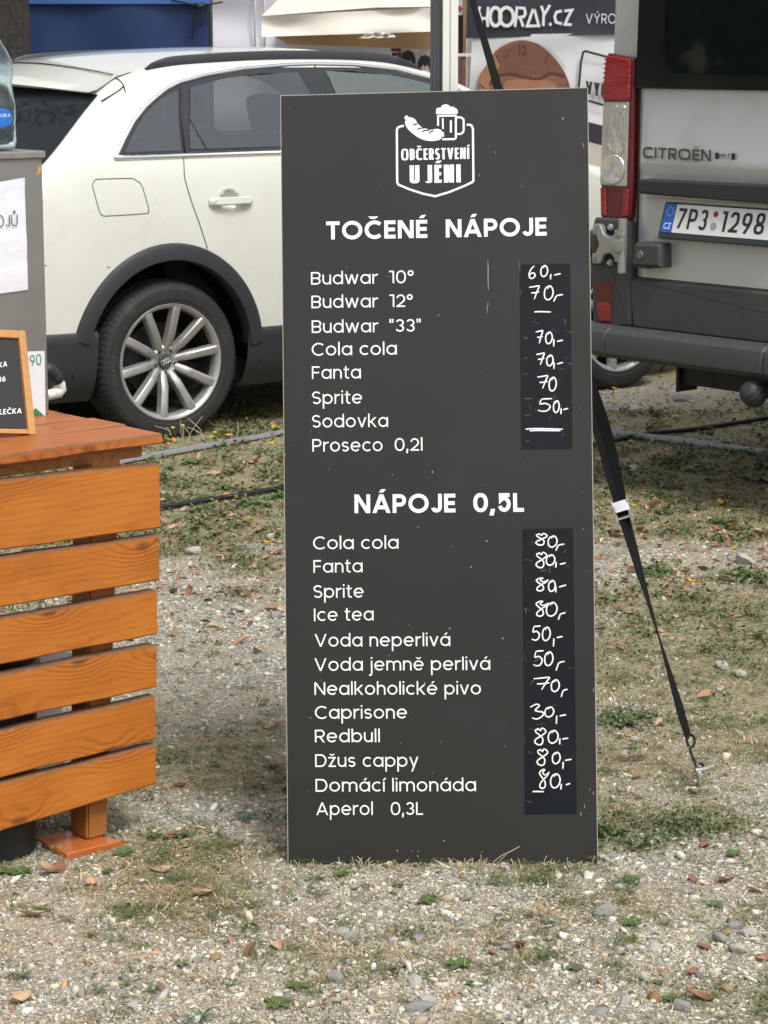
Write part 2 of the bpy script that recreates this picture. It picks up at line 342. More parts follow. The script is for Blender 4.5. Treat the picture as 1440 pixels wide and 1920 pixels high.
# ------------------------------------------------------------------ stroke lettering
def arc(cx, cy, rx, ry, a0, a1, n=14, e=2.0):
    out = []
    for k in range(n + 1):
        a = R(a0 + (a1 - a0) * k / n); c, s = cos(a), sin(a)
        out.append((cx + rx * math.copysign(abs(c) ** (2 / e), c), cy + ry * math.copysign(abs(s) ** (2 / e), s)))
    return out
def glyph(ch, w, k=1.0, e=2.0):
    """returns (strokes, fills, width); cap height 1; w stroke weight, k width factor, e squareness of bowls"""
    h = w / 2; xh = .785; S = []; P = []
    def st(*p): S.append(list(p))
    def dg(x0, y0, x1, y1, ww=None):
        ww = ww or w; dx, dy = x1 - x0, y1 - y0; l = math.hypot(dx, dy); t = min(ww * l / abs(dy), ww * 2.2) / 2
        P.append([(x0 - t, y0), (x0 + t, y0), (x1 + t, y1), (x1 - t, y1)])
    def dot(x, y, r): P.append([(x + r * cos(a), y + r * sin(a)) for a in [2 * pi * i / 12 for i in range(12)]])
    acc = {'á': ('a', 'x'), 'é': ('e', 'x'), 'í': ('ı', 'x'), 'ě': ('e', 'v'), 'ž': ('z', 'v'), 'Á': ('A', 'X'), 'É': ('E', 'X'), 'Í': ('I', 'X'), 'Ý': ('Y', 'X'), 'Č': ('C', 'V'), 'Ů': ('U', 'O'), 'Ë': ('E', 'D')}
    if ch in acc:
        b, a = acc[ch]; s, p, W = glyph(b, w, k, e); S += s; P += p; m = W / 2
        y0 = (.89 if a in 'xv' else 1.1); q = w * .8
        if a in 'xX': dg(m - .02, y0, m + (.13 if e < 3 else .06), y0 + (.17 if e < 3 else .13), q * 1.15)
        elif a in 'vV': vv = .16 if e < 3 else .09; dg(m, y0, m - vv, y0 + .14, q); dg(m, y0, m + vv, y0 + .14, q)
        elif a == 'O': S.append(arc(m, y0 + .1, .09, .09, 0, 360, 12))
        elif a == 'D': dot(m - .13, y0 + .08, .06); dot(m + .13, y0 + .08, .06)
        return S, P, W
    r = xh / 2
    if ch in 'abcdeopq':
        W = xh * (1 if ch not in 'c' else .86) * k; cx = W / 2 if ch != 'c' else xh * k / 2; rx = xh * k / 2 - h; ry = r - h
        if ch == 'c': S.append(arc(cx, r, rx, ry, 48, 312, 20, e))
        elif ch == 'e': S.append(arc(cx, r, rx, ry, -2, 318, 22, e)); st((h, r), (W - h, r))
        else: S.append(arc(cx, r, rx, ry, 0, 360, 24, e))
        if ch == 'a': st((W - h, 0), (W - h, xh))
        if ch == 'd': st((W - h, 0), (W - h, 1.07))
        if ch == 'b': st((h, 0), (h, 1.07))
        if ch == 'p': st((h, -.38), (h, xh))
        if ch == 'q': st((W - h, -.38), (W - h, xh))
    elif ch in 'nhu':
        W = .66 * k; rx = W / 2 - h; top = xh - h; rr = rx
        if ch == 'u': S.append([(h, xh), (h, rr + h)] + arc(W / 2, rr + h, rx, rr, 180, 360)[1:]); st((W - h, 0), (W - h, xh))
        else: st((h, 0), (h, xh if ch == 'n' else 1.07)); S.append(arc(W / 2, top - rr, rx, rr, 180, 0) + [(W - h, 0)])
    elif ch == 'm':
        W = 1.14 * k; rx = (W - w) / 4; top = xh - h; st((h, 0), (h, xh))
        for i in (0, 1): S.append(arc(h + rx + 2 * rx * i, top - rx, rx, rx, 180, 0) + [(h + 2 * rx * (i + 1), 0)])
    elif ch == 'r':
        W = .40 * k; st((h, 0), (h, xh)); S.append(arc(W + .02, xh - h - .28, W + .02 - h, .28, 180, 88, 8))
    elif ch in 's35SG':
        pass
    elif ch == 't':
        W = .42 * k; x = .17; S.append([(x, 1.0), (x, .2)] + arc(x + .16, .2, .16, .2 - h, 180, 270, 6)[1:] + [(W, h)]); st((0, xh - h), (W, xh - h))
    elif ch in 'iıl':
        W = w; st((h, 0), (h, xh if ch != 'l' else 1.07))
        if ch == 'i': dot(h, 1.0, w * .62)
    elif ch == 'j':
        W = w + .06; S.append([(W - h, xh), (W - h, -.22)] + arc(W - h - .14, -.22, .14, .14, 0, -90, 6)[1:] + [(-.08, -.36)]); dot(W - h, 1.0, w * .62)
    elif ch == 'k':
        W = .66 * k; st((h, 0), (h, 1.07)); dg(h + .07, .34, W - h * 1.2, xh); dg(h + .17, .46, W - h * 1.1, 0)
    elif ch in 'vy':
        W = .70 * k; dg(h, xh, W / 2, 0); dg(W - h, xh, W / 2, 0)
        if ch == 'y': P.pop(); dg(W - h, xh, W / 2 - (W / 2 - h) * .48, -.38)
    elif ch == 'w':
        W = 1.06 * k; q = (W - w) / 4
        for i in range(4): dg(h + q * i, xh if i % 2 == 0 else 0, h + q * (i + 1), 0 if i % 2 == 0 else xh)
    elif ch == 'z': W = .58 * k; st((0, xh - h), (W, xh - h)); st((0, h), (W, h)); dg(W - h * 1.6, xh - h, h * 1.6, h)
    elif ch == 'A':
        W = .95 * k; dg(h, 0, W / 2, 1); dg(W - h, 0, W / 2, 1); st((W * .22, .3), (W * .78, .3))
    elif ch in 'BPRD':
        W = {'B': .74, 'P': .72, 'R': .74, 'D': .88}[ch] * k; st((h, 0), (h, 1))
        if ch == 'D': S.append([(h, 1 - h)] + arc(W - min(.5 - h, W - w), .5, min(.5 - h, W - w) - h + 0, .5 - h, 90, -90, 16, e) + [(h, h)])
        else:
            ym = .5 if ch == 'B' else .44; ra = (1 - h - ym) / 2; rxx = min(ra, W * .5)
            S.append([(h, 1 - h)] + arc(W - h - rxx, ym + ra, rxx, ra, 90, -90, 12, e) + [(h, ym)])
            if ch == 'B': rb = (ym - h) / 2; rxx = min(rb * 1.1, W * .5); S.append([(h, ym)] + arc(W - h - rxx, h + rb, rxx, rb, 90, -90, 12, e) + [(h, h)])
            if ch == 'R': dg(W * .50, ym, W - h * 1.05, 0)
    elif ch in 'CG': W = .92 * k; S.append(arc(.53 * k, .5, .53 * k - h, .515 - h, 46, 314, 24, e))
    elif ch in 'OQ': W = 1.08 * k; S.append(arc(W / 2, .5, W / 2 - h, .515 - h, 0, 360, 32, e))
    elif ch in 'EF':
        W = .60 * k; st((h, 0), (h, 1)); st((0, 1 - h), (W, 1 - h)); st((0, .5), (W * .94, .5))
        if ch == 'E': st((0, h), (W, h))
    elif ch == 'H': W = .8 * k; st((h, 0), (h, 1)); st((W - h, 0), (W - h, 1)); st((h, .5), (W - h, .5))
    elif ch == 'I': W = w; st((h, 0), (h, 1))
    elif ch == 'J': W = .58 * k; rx = W / 2 - h; S.append([(W - h, 1), (W - h, rx + h)] + arc(W / 2, rx + h, rx, rx, 0, -165, 12, e)[1:])
    elif ch == 'K': W = .74 * k; st((h, 0), (h, 1)); dg(h + .06, .42, W - h, 1); dg(h + .18, .55, W - h, 0)
    elif ch == 'L': W = .54 * k; st((h, 0), (h, 1)); st((0, h), (W, h))
    elif ch == 'N': W = .84 * k; st((h, 0), (h, 1)); st((W - h, 0), (W - h, 1)); dg(h * 1.1, 1, W - h * 1.1, 0)
    elif ch == 'T': W = .72 * k; st((W / 2, 0), (W / 2, 1)); st((0, 1 - h), (W, 1 - h))
    elif ch == 'U': W = .8 * k; rx = W / 2 - h; S.append([(h, 1), (h, min(rx, .45) + h)] + arc(W / 2, min(rx, .45) + h, rx, min(rx, .45), 180, 360, 14, e)[1:] + [(W - h, 1)])
    elif ch == 'V': W = .92 * k; dg(h, 1, W / 2, 0); dg(W - h, 1, W / 2, 0)
    elif ch == 'Y': W = .84 * k; st((W / 2, 0), (W / 2, .45)); dg(h, 1, W / 2, .4); dg(W - h, 1, W / 2, .4)
    elif ch == 'Z': W = .66 * k; st((0, 1 - h), (W, 1 - h)); st((0, h), (W, h)); dg(W - h * 1.5, 1 - h, h * 1.5, h)
    elif ch == '0': W = .74 * k; S.append(arc(W / 2, .5, W / 2 - h, .515 - h, 0, 360, 28, max(e, 2.2)))
    elif ch == '1': W = .36 * k; st((W - h, 0), (W - h, 1)); st((0, 1 - h), (W - h, 1 - h))
    elif ch == '2':
        W = .66 * k; rx = W / 2 - h; ry = .29; S.append(arc(W / 2, 1 - h - ry, rx, ry, 168, -38, 14, e) + [(h * 1.4, h)]); st((0, h), (W, h))
    elif ch == '4': W = .74 * k; st((W * .72, 0), (W * .72, 1)); st((0, .26), (W, .26)); dg(W * .68, 1, h, .26)
    elif ch in '69':
        W = .68 * k; rx = W / 2 - h; q = arc(W / 2, .33, rx, .33 - h, 0, 360, 20, e); q2 = [(h, .33), (h + .03, .55)] + [(W * .45, .86), (W * .62, 1.0)]
        S.append(q); S.append(catmull(q2, 5))
        if ch == '9': S[:] = [[(W - x, 1 - y) for x, y in s] for s in S]
    elif ch == '7': W = .66 * k; st((0, 1 - h), (W, 1 - h)); dg(W - h * 1.1, 1 - h, W * .3, 0)
    elif ch == '8':
        W = .70 * k; S.append(arc(W / 2, .745, W / 2 - h - .03, .255 - h / 2, 0, 360, 20, e)); S.append(arc(W / 2, .27, W / 2 - h, .27 - h, 0, 360, 20, e))
    elif ch == ',': W = w * 1.2; dg(W * .55, .16, W * .2, -.19, w * 1.05)
    elif ch == '.': W = w * 1.3; dot(W / 2, w * .6, w * .62)
    elif ch == '-': W = .4; st((0, .4), (W, .4))
    elif ch == '"': W = .30; dg(.06, 1.03, .06, .72, w); dg(.24, 1.03, .24, .72, w)
    elif ch == '°': W = .40; S.append(arc(.2, .79, .17, .17, 0, 360, 18))
    elif ch == ' ': W = .24
    else: W = .5
    if ch in 'sS':
        W = (.56 if ch == 's' else .68) * k; Ht = xh if ch == 's' else 1.0; rx = W / 2 - h; ry = (Ht - w) / 4
        S.append(arc(W / 2, Ht - h - ry, rx, ry, 28, 270, 14, e) + arc(W / 2, h + ry, rx, ry, 90, -152, 14, e)[1:])
    if ch == '3':
        W = .64 * k; rx = W / 2 - h; ya = (1 - w) / 4
        S.append(arc(W / 2, 1 - h - ya, rx * .92, ya, 160, -90, 14, e) + arc(W / 2, h + ya, rx, ya, 90, -162, 14, e)[1:])
    if ch == '5':
        W = .66 * k; rx = W / 2 - h; ry = .31
        S.append([(W * .92, 1 - h), (h * 1.6, 1 - h), (h * 1.3, .56)] + arc(W / 2, h + ry, rx, ry, 128, -160, 16, e))
    return S, P, W
def ribbon(mb, pts, w, z, T=None, taper=False, closed=False):
    pts = [Vector((p[0], p[1])) for p in pts]; q = [pts[0]]
    for p in pts[1:]:
        if (p - q[-1]).length > 1e-7: q.append(p)
    pts = q; n = len(pts)
    if n < 2: return
    closed = closed or (n > 3 and (pts[0] - pts[-1]).length < 1e-6)
    if closed and (pts[0] - pts[-1]).length < 1e-6: pts = pts[:-1]; n -= 1
    vs = []; h = w / 2
    for i in range(n):
        a = pts[i] - pts[i - 1] if (i > 0 or closed) else pts[1] - pts[0]
        b = pts[(i + 1) % n] - pts[i] if (i < n - 1 or closed) else a
        a = a.normalized(); b = b.normalized(); na = Vector((-a.y, a.x)); nb = Vector((-b.y, b.x)); m = na + nb
        k = max(m.length_squared / 2, .3); m = m * (h / k)
        if taper: m = m * (1 - .35 * abs(2 * i / (n - 1) - 1) ** 3)
        vs += [(pts[i].x - m.x, pts[i].y - m.y, z), (pts[i].x + m.x, pts[i].y + m.y, z)]
    fs = [(2 * i, 2 * i + 2, 2 * i + 3, 2 * i + 1) for i in range(n - 1)]
    if closed: fs.append((2 * n - 2, 0, 1, 2 * n - 1))
    mb.add(vs, fs, T)
def text(mb, s, x0, y0, cap, x1=None, w=.125, k=1.0, e=2.0, sp=.15, z=.0006, T=None, slope=0.0, slant=0.0, space=.42):
    """sets a line of lettering with its baseline from (x0,y0); fitted to end at x1"""
    gl = []; x = 0
    for ch in s:
        if ch == ' ': x += space; continue
        S, P, W = glyph(ch, w, k, e); gl.append((x, S, P)); x += W + sp
    tot = x - sp; sx = cap if x1 is None else (x1 - x0) / tot
    zz = z
    def tr(px, py): X = x0 + (px + slant * py) * sx; return (X, y0 + py * cap + slope * (X - x0))
    for gx, S, P in gl:
        for st_ in S:
            tmp = MB(); ribbon(tmp, [(gx + p[0], p[1]) for p in st_], w, 0)
            mb.add([(*tr(v[0], v[1]), zz) for v in tmp.v], tmp.f, T); zz += 2e-5
        for f in P:
            mb.add([(*tr(gx + p[0], p[1]), zz) for p in f], [tuple(range(len(f)))], T); zz += 2e-5

# ------------------------------------------------------------------ value noise for masks
_nz = np.random.default_rng(3).random((256, 256))
def vnoise(x, y, s):
    x = np.asarray(x) * s + 100.3; y = np.asarray(y) * s + 57.7
    xi = np.floor(x).astype(int); yi = np.floor(y).astype(int); fx = x - xi; fy = y - yi
    fx = fx * fx * (3 - 2 * fx); fy = fy * fy * (3 - 2 * fy)
    g = lambda a, b: _nz[a % 256, b % 256]
    return (g(xi, yi) * (1 - fx) + g(xi + 1, yi) * fx) * (1 - fy) + (g(xi, yi + 1) * (1 - fx) + g(xi + 1, yi + 1) * fx) * fy
def gz(x, y):
    """height of the gravel"""
    return (vnoise(x, y, 1.1) - .5) * .016 + (vnoise(x, y, 5) - .5) * .008 - .002
def rough(x, y):
    """how grassy the ground is: 0 bare gravel, 1 green verge"""
    m = vnoise(x, y, 1.3) * .5 + vnoise(x + 9, y, 3.7) * .35 + vnoise(x, y + 5, 9) * .15
    band = np.exp(-((y - 9.5) / 1.2) ** 2) * .36 + np.clip((y - 6.0) / 3, 0, 1) * .03 - np.clip((6.4 - y) / 1.2, 0, 1) * .17
    return np.clip((m + band - .40) / .3, 0, 1)

# ------------------------------------------------------------------ the ground: one sheet out to the horizon
def ground_mat():
    m = bpy.data.materials.new('gravel_ground'); m.use_nodes = True; t = m.node_tree; b = t.nodes['Principled BSDF']; L = t.links.new
    tc = nd(t, 'ShaderNodeTexCoord'); O = tc.outputs['Object']
    def noise(s, d=5.0, r=.6):
        n = nd(t, 'ShaderNodeTexNoise', Scale=s, Detail=d, Roughness=r); L(O, n.inputs['Vector']); return n.outputs['Fac']
    def ramp(f, lo, hi):
        n = nd(t, 'ShaderNodeMapRange', interpolation_type='SMOOTHSTEP'); n.inputs[1].default_value = lo; n.inputs[2].default_value = hi; L(f, n.inputs[0]); return n.outputs[0]
    def mix(f, a, c):
        n = nd(t, 'ShaderNodeMix', data_type='RGBA'); L(f, n.inputs[0])
        for i, x in ((6, a), (7, c)):
            if isinstance(x, tuple): n.inputs[i].default_value = (*x, 1)
            else: L(x, n.inputs[i])
        return n.outputs[2]
    vo = nd(t, 'ShaderNodeTexVoronoi', Scale=95.0); L(O, vo.inputs['Vector'])
    sx = nd(t, 'ShaderNodeSeparateColor'); L(vo.outputs['Color'], sx.inputs[0])
    grit = mix(sx.outputs[0], (.22, .215, .18), (.56, .55, .48))
    grit = mix(ramp(noise(260.0), .4, .7), grit, (.20, .18, .14))
    soil = mix(noise(60.0, 8.0), (.28, .25, .18), (.54, .49, .38))
    c = mix(ramp(noise(2.2, 6.0, .65), .40, .62), grit, soil)
    moss = mix(noise(40.0, 6.0), (.17, .16, .085), (.44, .39, .26))
    va = nd(t, 'ShaderNodeAttribute', attribute_name='verge'); c = mix(ramp(va.outputs['Fac'], .12, .8), c, moss)
    L(c, b.inputs['Base Color']); b.inputs['Roughness'].default_value = .95; b.inputs['Specular IOR Level'].default_value = .15
    bp = nd(t, 'ShaderNodeBump', Strength=.9, Distance=.008); L(vo.outputs['Distance'], bp.inputs['Height'])
    bp2 = nd(t, 'ShaderNodeBump', Strength=.6, Distance=.01); L(noise(150.0), bp2.inputs['Height']); L(bp.outputs[0], bp2.inputs['Normal']); L(bp2.outputs[0], b.inputs['Normal'])
    return m
def axis_pts(lo, a, bb, hi, step):
    inner = list(np.arange(a, bb, step)); out = [bb]; d = step
    while out[-1] < hi: d *= 1.45; out.append(min(out[-1] + d, hi))
    left = [a]; d = step
    while left[-1] > lo: d *= 1.45; left.append(max(left[-1] - d, lo))
    return left[:0:-1] + inner + out
gxs = axis_pts(-400, -2.6, 3.0, 400, .045); gys = axis_pts(-300, 3.4, 14.0, 700, .045)
X, Y = np.meshgrid(np.array(gxs), np.array(gys)); Z = gz(X, Y)
mb = MB(); nx, ny = len(gxs), len(gys)
mb.v = list(zip(X.ravel().tolist(), Y.ravel().tolist(), Z.ravel().tolist()))
mb.f = [(j * nx + i, j * nx + i + 1, (j + 1) * nx + i + 1, (j + 1) * nx + i) for j in range(ny - 1) for i in range(nx - 1)]
gro = kind(mb.build('ground', ground_mat(), smooth=True), 'structure'); ga = gro.data.attributes.new('verge', 'FLOAT', 'POINT'); ga.data.foreach_set('value', rough(X.ravel(), Y.ravel()).astype(np.float32))

# ------------------------------------------------------------------ menu board leaning back
BL, BR = G(541, 1622), G(1120, 1619); ym = (BL[1] + BR[1]) / 2
TL, TR = at(527, 180, ym + .37), at(1101, 165, ym + .37)
U = (BR - BL); BW = float(np.linalg.norm(U)); U /= BW
V = ((TL - BL) + (TR - BR)) / 2; V -= U * V.dot(U) * 1.0; BH = float(np.linalg.norm(V)); V /= BH
N = np.cross(U, V)
SK = ((TL - BL) + (TR - BR)).dot(U) / 2 / BH           # the board stands a touch out of square
V2 = V + U * SK; V2 /= np.linalg.norm(V2)
Mb = axes(BL, U, V2, np.cross(U, V2) / np.linalg.norm(np.cross(U, V2)))
Mbi = Mb.inverted()
def bxy(px, py):
    d = ray(px, py); t = (BL - CAM).dot(N) / d.dot(N); p = Mbi @ Vector(CAM + d * t); return p.x, p.y
board = empty('menu_board', axes(BL, U, V, N), 'tall dark grey drinks menu board with white lettering leaning back on the gravel', 'menu board')
Mb_local = axes(BL, U, V, N).inverted() @ Mb
def BT(z=0): return Mb_local
c4 = [(0, 0), (BW, 0), bxy(1101, 165), bxy(527, 180)]
mb = MB(); mb.prism(c4, -.010, 0, BT(), ch=.0006); mb.build('panel', M['board'], board)
mb = MB()
for a, b_ in zip(c4, c4[1:] + c4[:1]):
    d = Vector(b_) - Vector(a); l = d.length; d /= l; n_ = Vector((d.y, -d.x))
    T = Mb_local @ axes((a[0], a[1], 0), (d.x, d.y, 0), (n_.x, n_.y, 0), (0, 0, -1))
    mb.box((l / 2, .0010, .0055), (l + .002, .0015, .0092), T)
mb.build('edge_band', M['edge'], board)
def line(s, x0, x1, y0, y1, cap, name='drink_name', w=.115, k=1.0, sp=.15, e=2.0, parent=None, mat='vinyl'):
    a = bxy(x0, y0); b_ = bxy(x1, y1); mb = MB()
    text(mb, s, a[0], a[1], cap * BH / 1448, b_[0], w=w, k=k, sp=sp, e=e, T=BT(), slope=(b_[1] - a[1]) / (b_[0] - a[0]))
    return mb.build(name, M[mat], parent or board)
hd = line('TOČENÉ', 611.7, 801.3, 449.3, 446, 34, 'heading', .205, 1.04, .13)
line('NÁPOJE', 836, 1025, 445.3, 441.7, 34, 'heading', .205, 1.04, .13)
line('NÁPOJE', 664.8, 854, 962.3, 960.7, 35, 'heading', .205, 1.04, .13)
line('0,5L', 887.5, 982.4, 960, 959.5, 35, 'heading', .205, 1.04, .13)
for a in [('Budwar', 583.3, 708, 533.8, 532), ('10°', 730, 775, 531.2, 530.5), ('Budwar', 584, 708.3, 578, 576.3), ('12°', 730.4, 773.5, 575.8, 575.4),
          ('Budwar', 584.6, 708.8, 624.4, 623), ('"33"', 730.4, 789, 622.3, 621.6), ('Cola cola', 584.6, 744, 666.9, 665), ('Fanta', 585, 676.7, 710.6, 709.6),
          ('Sprite', 585.4, 679, 757.7, 756.7), ('Sodovka', 585.4, 727.7, 801.9, 800.4), ('Proseco', 585.8, 717.3, 847, 846), ('0,2l', 740.2, 792.3, 845.3, 845),
          ('Cola cola', 587.2, 747.2, 1030, 1028.8), ('Fanta', 587.8, 679.8, 1074, 1073), ('Sprite', 588, 682, 1121, 1120.4), ('Ice tea', 588.8, 700.6, 1164.5, 1163.3),
          ('Voda neperlivá', 590.4, 844.3, 1212.5, 1211.2), ('Voda jemně perlivá', 590, 919.2, 1258, 1256), ('Nealkoholické pivo', 589.7, 901.7, 1303, 1302),
          ('Caprisone', 590.6, 763.3, 1347.8, 1347), ('Redbull', 590.6, 712.2, 1392, 1391.4), ('Džus cappy', 591, 784.4, 1438, 1437.5),
          ('Domácí limonáda', 591.7, 892.5, 1484.4, 1483.3), ('Aperol', 593.3, 699, 1528.3, 1528), ('0,3L', 732.8, 793.3, 1528, 1527.6)]:
    line(*a, 23.6)
# emblem: shield outline, sausage, beer mug, two words
def lz(x, y): return bxy(580 + x / 3, 180 + y / 3)
PX = BW / 579
mb = MB()
sh = [lz(*p) for p in [(532, 168), (512, 171), (498, 178), (492, 192), (494, 486), (500, 498), (560, 524), (640, 550), (708, 564), (780, 543), (870, 507), (918, 484), (923, 476), (920, 184), (914, 168), (902, 161), (884, 163)]]
ribbon(mb, sh, 4.0 * PX, .0006, BT()); em = mb.build('emblem', M['vinyl'], board)
mb = MB(); saus = catmull([lz(*p) for p in [(540, 113), (552, 110), (557, 119), (575, 121), (596, 133), (606, 150), (625, 170), (655, 184), (685, 190), (715, 185), (738, 190), (748, 202), (759, 206), (755, 215), (760, 226), (748, 229), (735, 245), (700, 253), (660, 251), (620, 238), (580, 210), (550, 180), (538, 150), (543, 134), (534, 126)]], 4, True)
mb.prism(saus, .0002, .0006, BT()); mb.build('sausage_mark', M['vinyl'], em)
mb = MB()
for q in [[(583, 167), (592, 160), (610, 157)], [(609, 190), (620, 182), (650, 180)], [(638, 206), (645, 195), (678, 192)], [(676, 213), (680, 203), (700, 194)]]:
    ribbon(mb, catmull([lz(*p) for p in q], 4), 2.4 * PX, .0009, BT(), taper=True)
mb.build('sausage_cuts', M['board'], em)
mb = MB(); foam = catmull([lz(*p) for p in [(714, 92), (713, 76), (724, 66), (738, 66), (746, 54), (766, 47), (784, 52), (794, 61), (808, 60), (820, 68), (832, 76), (834, 92), (828, 99), (720, 101)]], 4, True)
mb.prism(foam, .0002, .0006, BT())
for q, wd in [([(724, 110), (724, 168)], 3.6), ([(718, 112), (829, 110)], 3.8), ([(824, 110), (824, 236), (816, 243), (748, 244)], 3.8), ([(750, 124), (752, 186)], 3.0), ([(796, 138), (796, 206)], 3.8),
              ([(828, 121), (852, 121), (866, 130), (868, 145), (868, 192), (864, 206), (850, 214), (828, 215)], 3.8)]:
    ribbon(mb, [lz(*p) for p in q], wd * PX, .0007 + .0001 * len(q), BT())
mb.build('beer_mug_mark', M['vinyl'], em)
line('OBČERSTVENÍ', 752.3, 880, 300.7, 298, 21.5, 'emblem_word', .145, .44, .085, 3.2, em)
line('U', 768.3, 786.7, 344.0, 343.6, 34, 'emblem_word', .17, .48, .07, 3.2, em)
line('JÉNI', 797.3, 864, 343.4, 342, 34, 'emblem_word', .17, .46, .085, 3.2, em)
# two chalkboard strips with handwritten prices
HG = {'0': [[(.62, .10), (.3, .06), (.04, .4), (.1, .85), (.45, 1), (.85, .8), (1, .4), (.8, .05), (.5, .0), (.38, .22)]],
      '7': [[(0, .1), (.5, .04), (.98, .0), (.8, .35), (.5, 1)], [(.2, .52), (.62, .5), (1, .42)]],
      '6': [[(.85, 0), (.45, .2), (.08, .6), (.18, .93), (.55, 1), (.95, .8), (.8, .58), (.4, .6), (.12, .78)]],
      '5': [[(.28, .03), (.65, .02), (1, 0)], [(.26, .04), (.16, .42), (.55, .38), (.86, .6), (.7, .92), (.35, 1), (0, .92)]],
      '8': [[(1, .12), (.6, .28), (.35, .14), (.55, .0), (.3, .0), (.02, .16), (.2, .36), (.55, .6), (.6, .88), (.35, 1), (.08, .93), (.1, .75), (.45, .5), (.85, .3), (1, .12)]],
      'B': [[(.3, .12), (.08, .1), (.1, .25), (.4, .42), (.7, .65), (.62, .95), (.3, 1), (.02, .85), (.1, .68), (.5, .5), (.95, .26), (.85, .08), (.6, .02), (.5, .16), (.28, .04), (.05, .18)]],
      '3': [[(0, .2), (.45, 0), (.68, .1), (.38, .42), (.95, .55), (.9, .8), (.5, 1), (.15, .92)]],
      ',': [[(.6, 0), (.4, 1)]], '-': [[(0, .75), (.5, .4), (1, .1)]], 'r': [[(.3, .2), (.15, .6), (0, 1)], [(.3, .22), (.6, .12), (1, .05)]], '_': [[(0, .5), (.3, .45), (1, .5)]]}
def strip(corners, prices, ox, oy, sc, lw):
    mb = MB(); mb.prism([bxy(*p) for p in corners], .0, .0005, BT()); st_ = mb.build('price_strip', M['strip'], board)
    return st_
def price(st_, ox, oy, sc, gl, lw=2.6):
    mb = MB(); z = .0009
    for ch, a, b_, c_, d in gl:
        for s in HG[ch]:
            pts = []
            for u, v in s: pts.append(bxy(ox + (a + u * (c_ - a)) / sc, oy + (b_ + v * (d - b_)) / sc))
            ribbon(mb, catmull(pts, 5), lw * PX, z, BT(), taper=True); z += 3e-5
    mb.build('handwritten_price', M['chalk'], st_)
s1 = strip([(974, 496), (1069, 494), (1073.5, 842), (977, 843)], None, 0, 0, 1, 3)
z3 = (940, 480, 5.05)
for g in [[('6', 258, 95, 322, 212), ('0', 372, 92, 438, 195), (',', 455, 170, 478, 222), ('-', 500, 165, 562, 187)],
          [('7', 262, 285, 360, 410), ('0', 405, 285, 490, 415), ('r', 495, 362, 583, 432)], [('_', 312, 500, 470, 560)],
          [('7', 325, 708, 392, 828), ('0', 418, 722, 482, 830), (',', 490, 785, 502, 858), ('-', 525, 795, 583, 815)],
          [('7', 330, 922, 408, 1030), ('0', 428, 940, 490, 1040), (',', 492, 1005, 505, 1070), ('-', 528, 1005, 583, 1030)],
          [('7', 340, 1135, 440, 1255), ('0', 450, 1150, 520, 1278)],
          [('5', 345, 1350, 480, 1470), ('0', 492, 1372, 548, 1482), (',', 560, 1440, 570, 1498), ('-', 585, 1440, 633, 1462)],
          [('_', 228, 1590, 582, 1690), ('_', 268, 1615, 560, 1695)]]: price(s1, *z3, g)
s2 = strip([(979, 992), (1074.5, 990), (1081.5, 1526), (984, 1527)], None, 0, 0, 1, 3)
z6 = (950, 970, 5.82); z7 = (950, 1270, 5.19)
for g in [[('B', 318, 175, 445, 302), ('0', 450, 205, 550, 325), ('r', 535, 288, 630, 365)], [('B', 320, 380, 440, 548), ('0', 430, 410, 525, 522), (',', 530, 485, 545, 548), ('-', 580, 495, 645, 520)],
          [('8', 322, 665, 452, 802), ('0', 455, 690, 530, 808), (',', 528, 755, 545, 820), ('-', 570, 735, 648, 770)], [('8', 320, 918, 450, 1078), ('0', 430, 930, 550, 1078), ('r', 562, 1038, 642, 1118)],
          [('5', 272, 1185, 370, 1340), ('0', 388, 1200, 475, 1345), (',', 500, 1320, 525, 1410), ('-', 545, 1298, 610, 1318)], [('5', 290, 1455, 402, 1620), ('0', 412, 1470, 505, 1618), ('r', 538, 1566, 632, 1672)]]:
    price(s2, *z6, g)
for g in [[('7', 262, 2, 418, 120), ('0', 432, 25, 512, 138), ('r', 530, 112, 592, 190)], [('3', 228, 262, 360, 405), ('0', 370, 290, 458, 385), (',', 475, 370, 495, 452), ('-', 515, 362, 578, 380)],
          [('B', 272, 492, 385, 655), ('0', 402, 518, 500, 640), (',', 508, 592, 524, 652), ('-', 540, 590, 600, 604)], [('B', 295, 695, 402, 855), ('0', 443, 730, 520, 840), (',', 535, 820, 562, 890), ('-', 568, 796, 632, 812)],
          [('8', 318, 900, 412, 1080), ('0', 425, 940, 520, 1075), (',', 518, 1035, 540, 1092), ('-', 575, 1030, 618, 1052)], [('_', 250, 1085, 362, 1140)]]:
    price(s2, *z7, g)
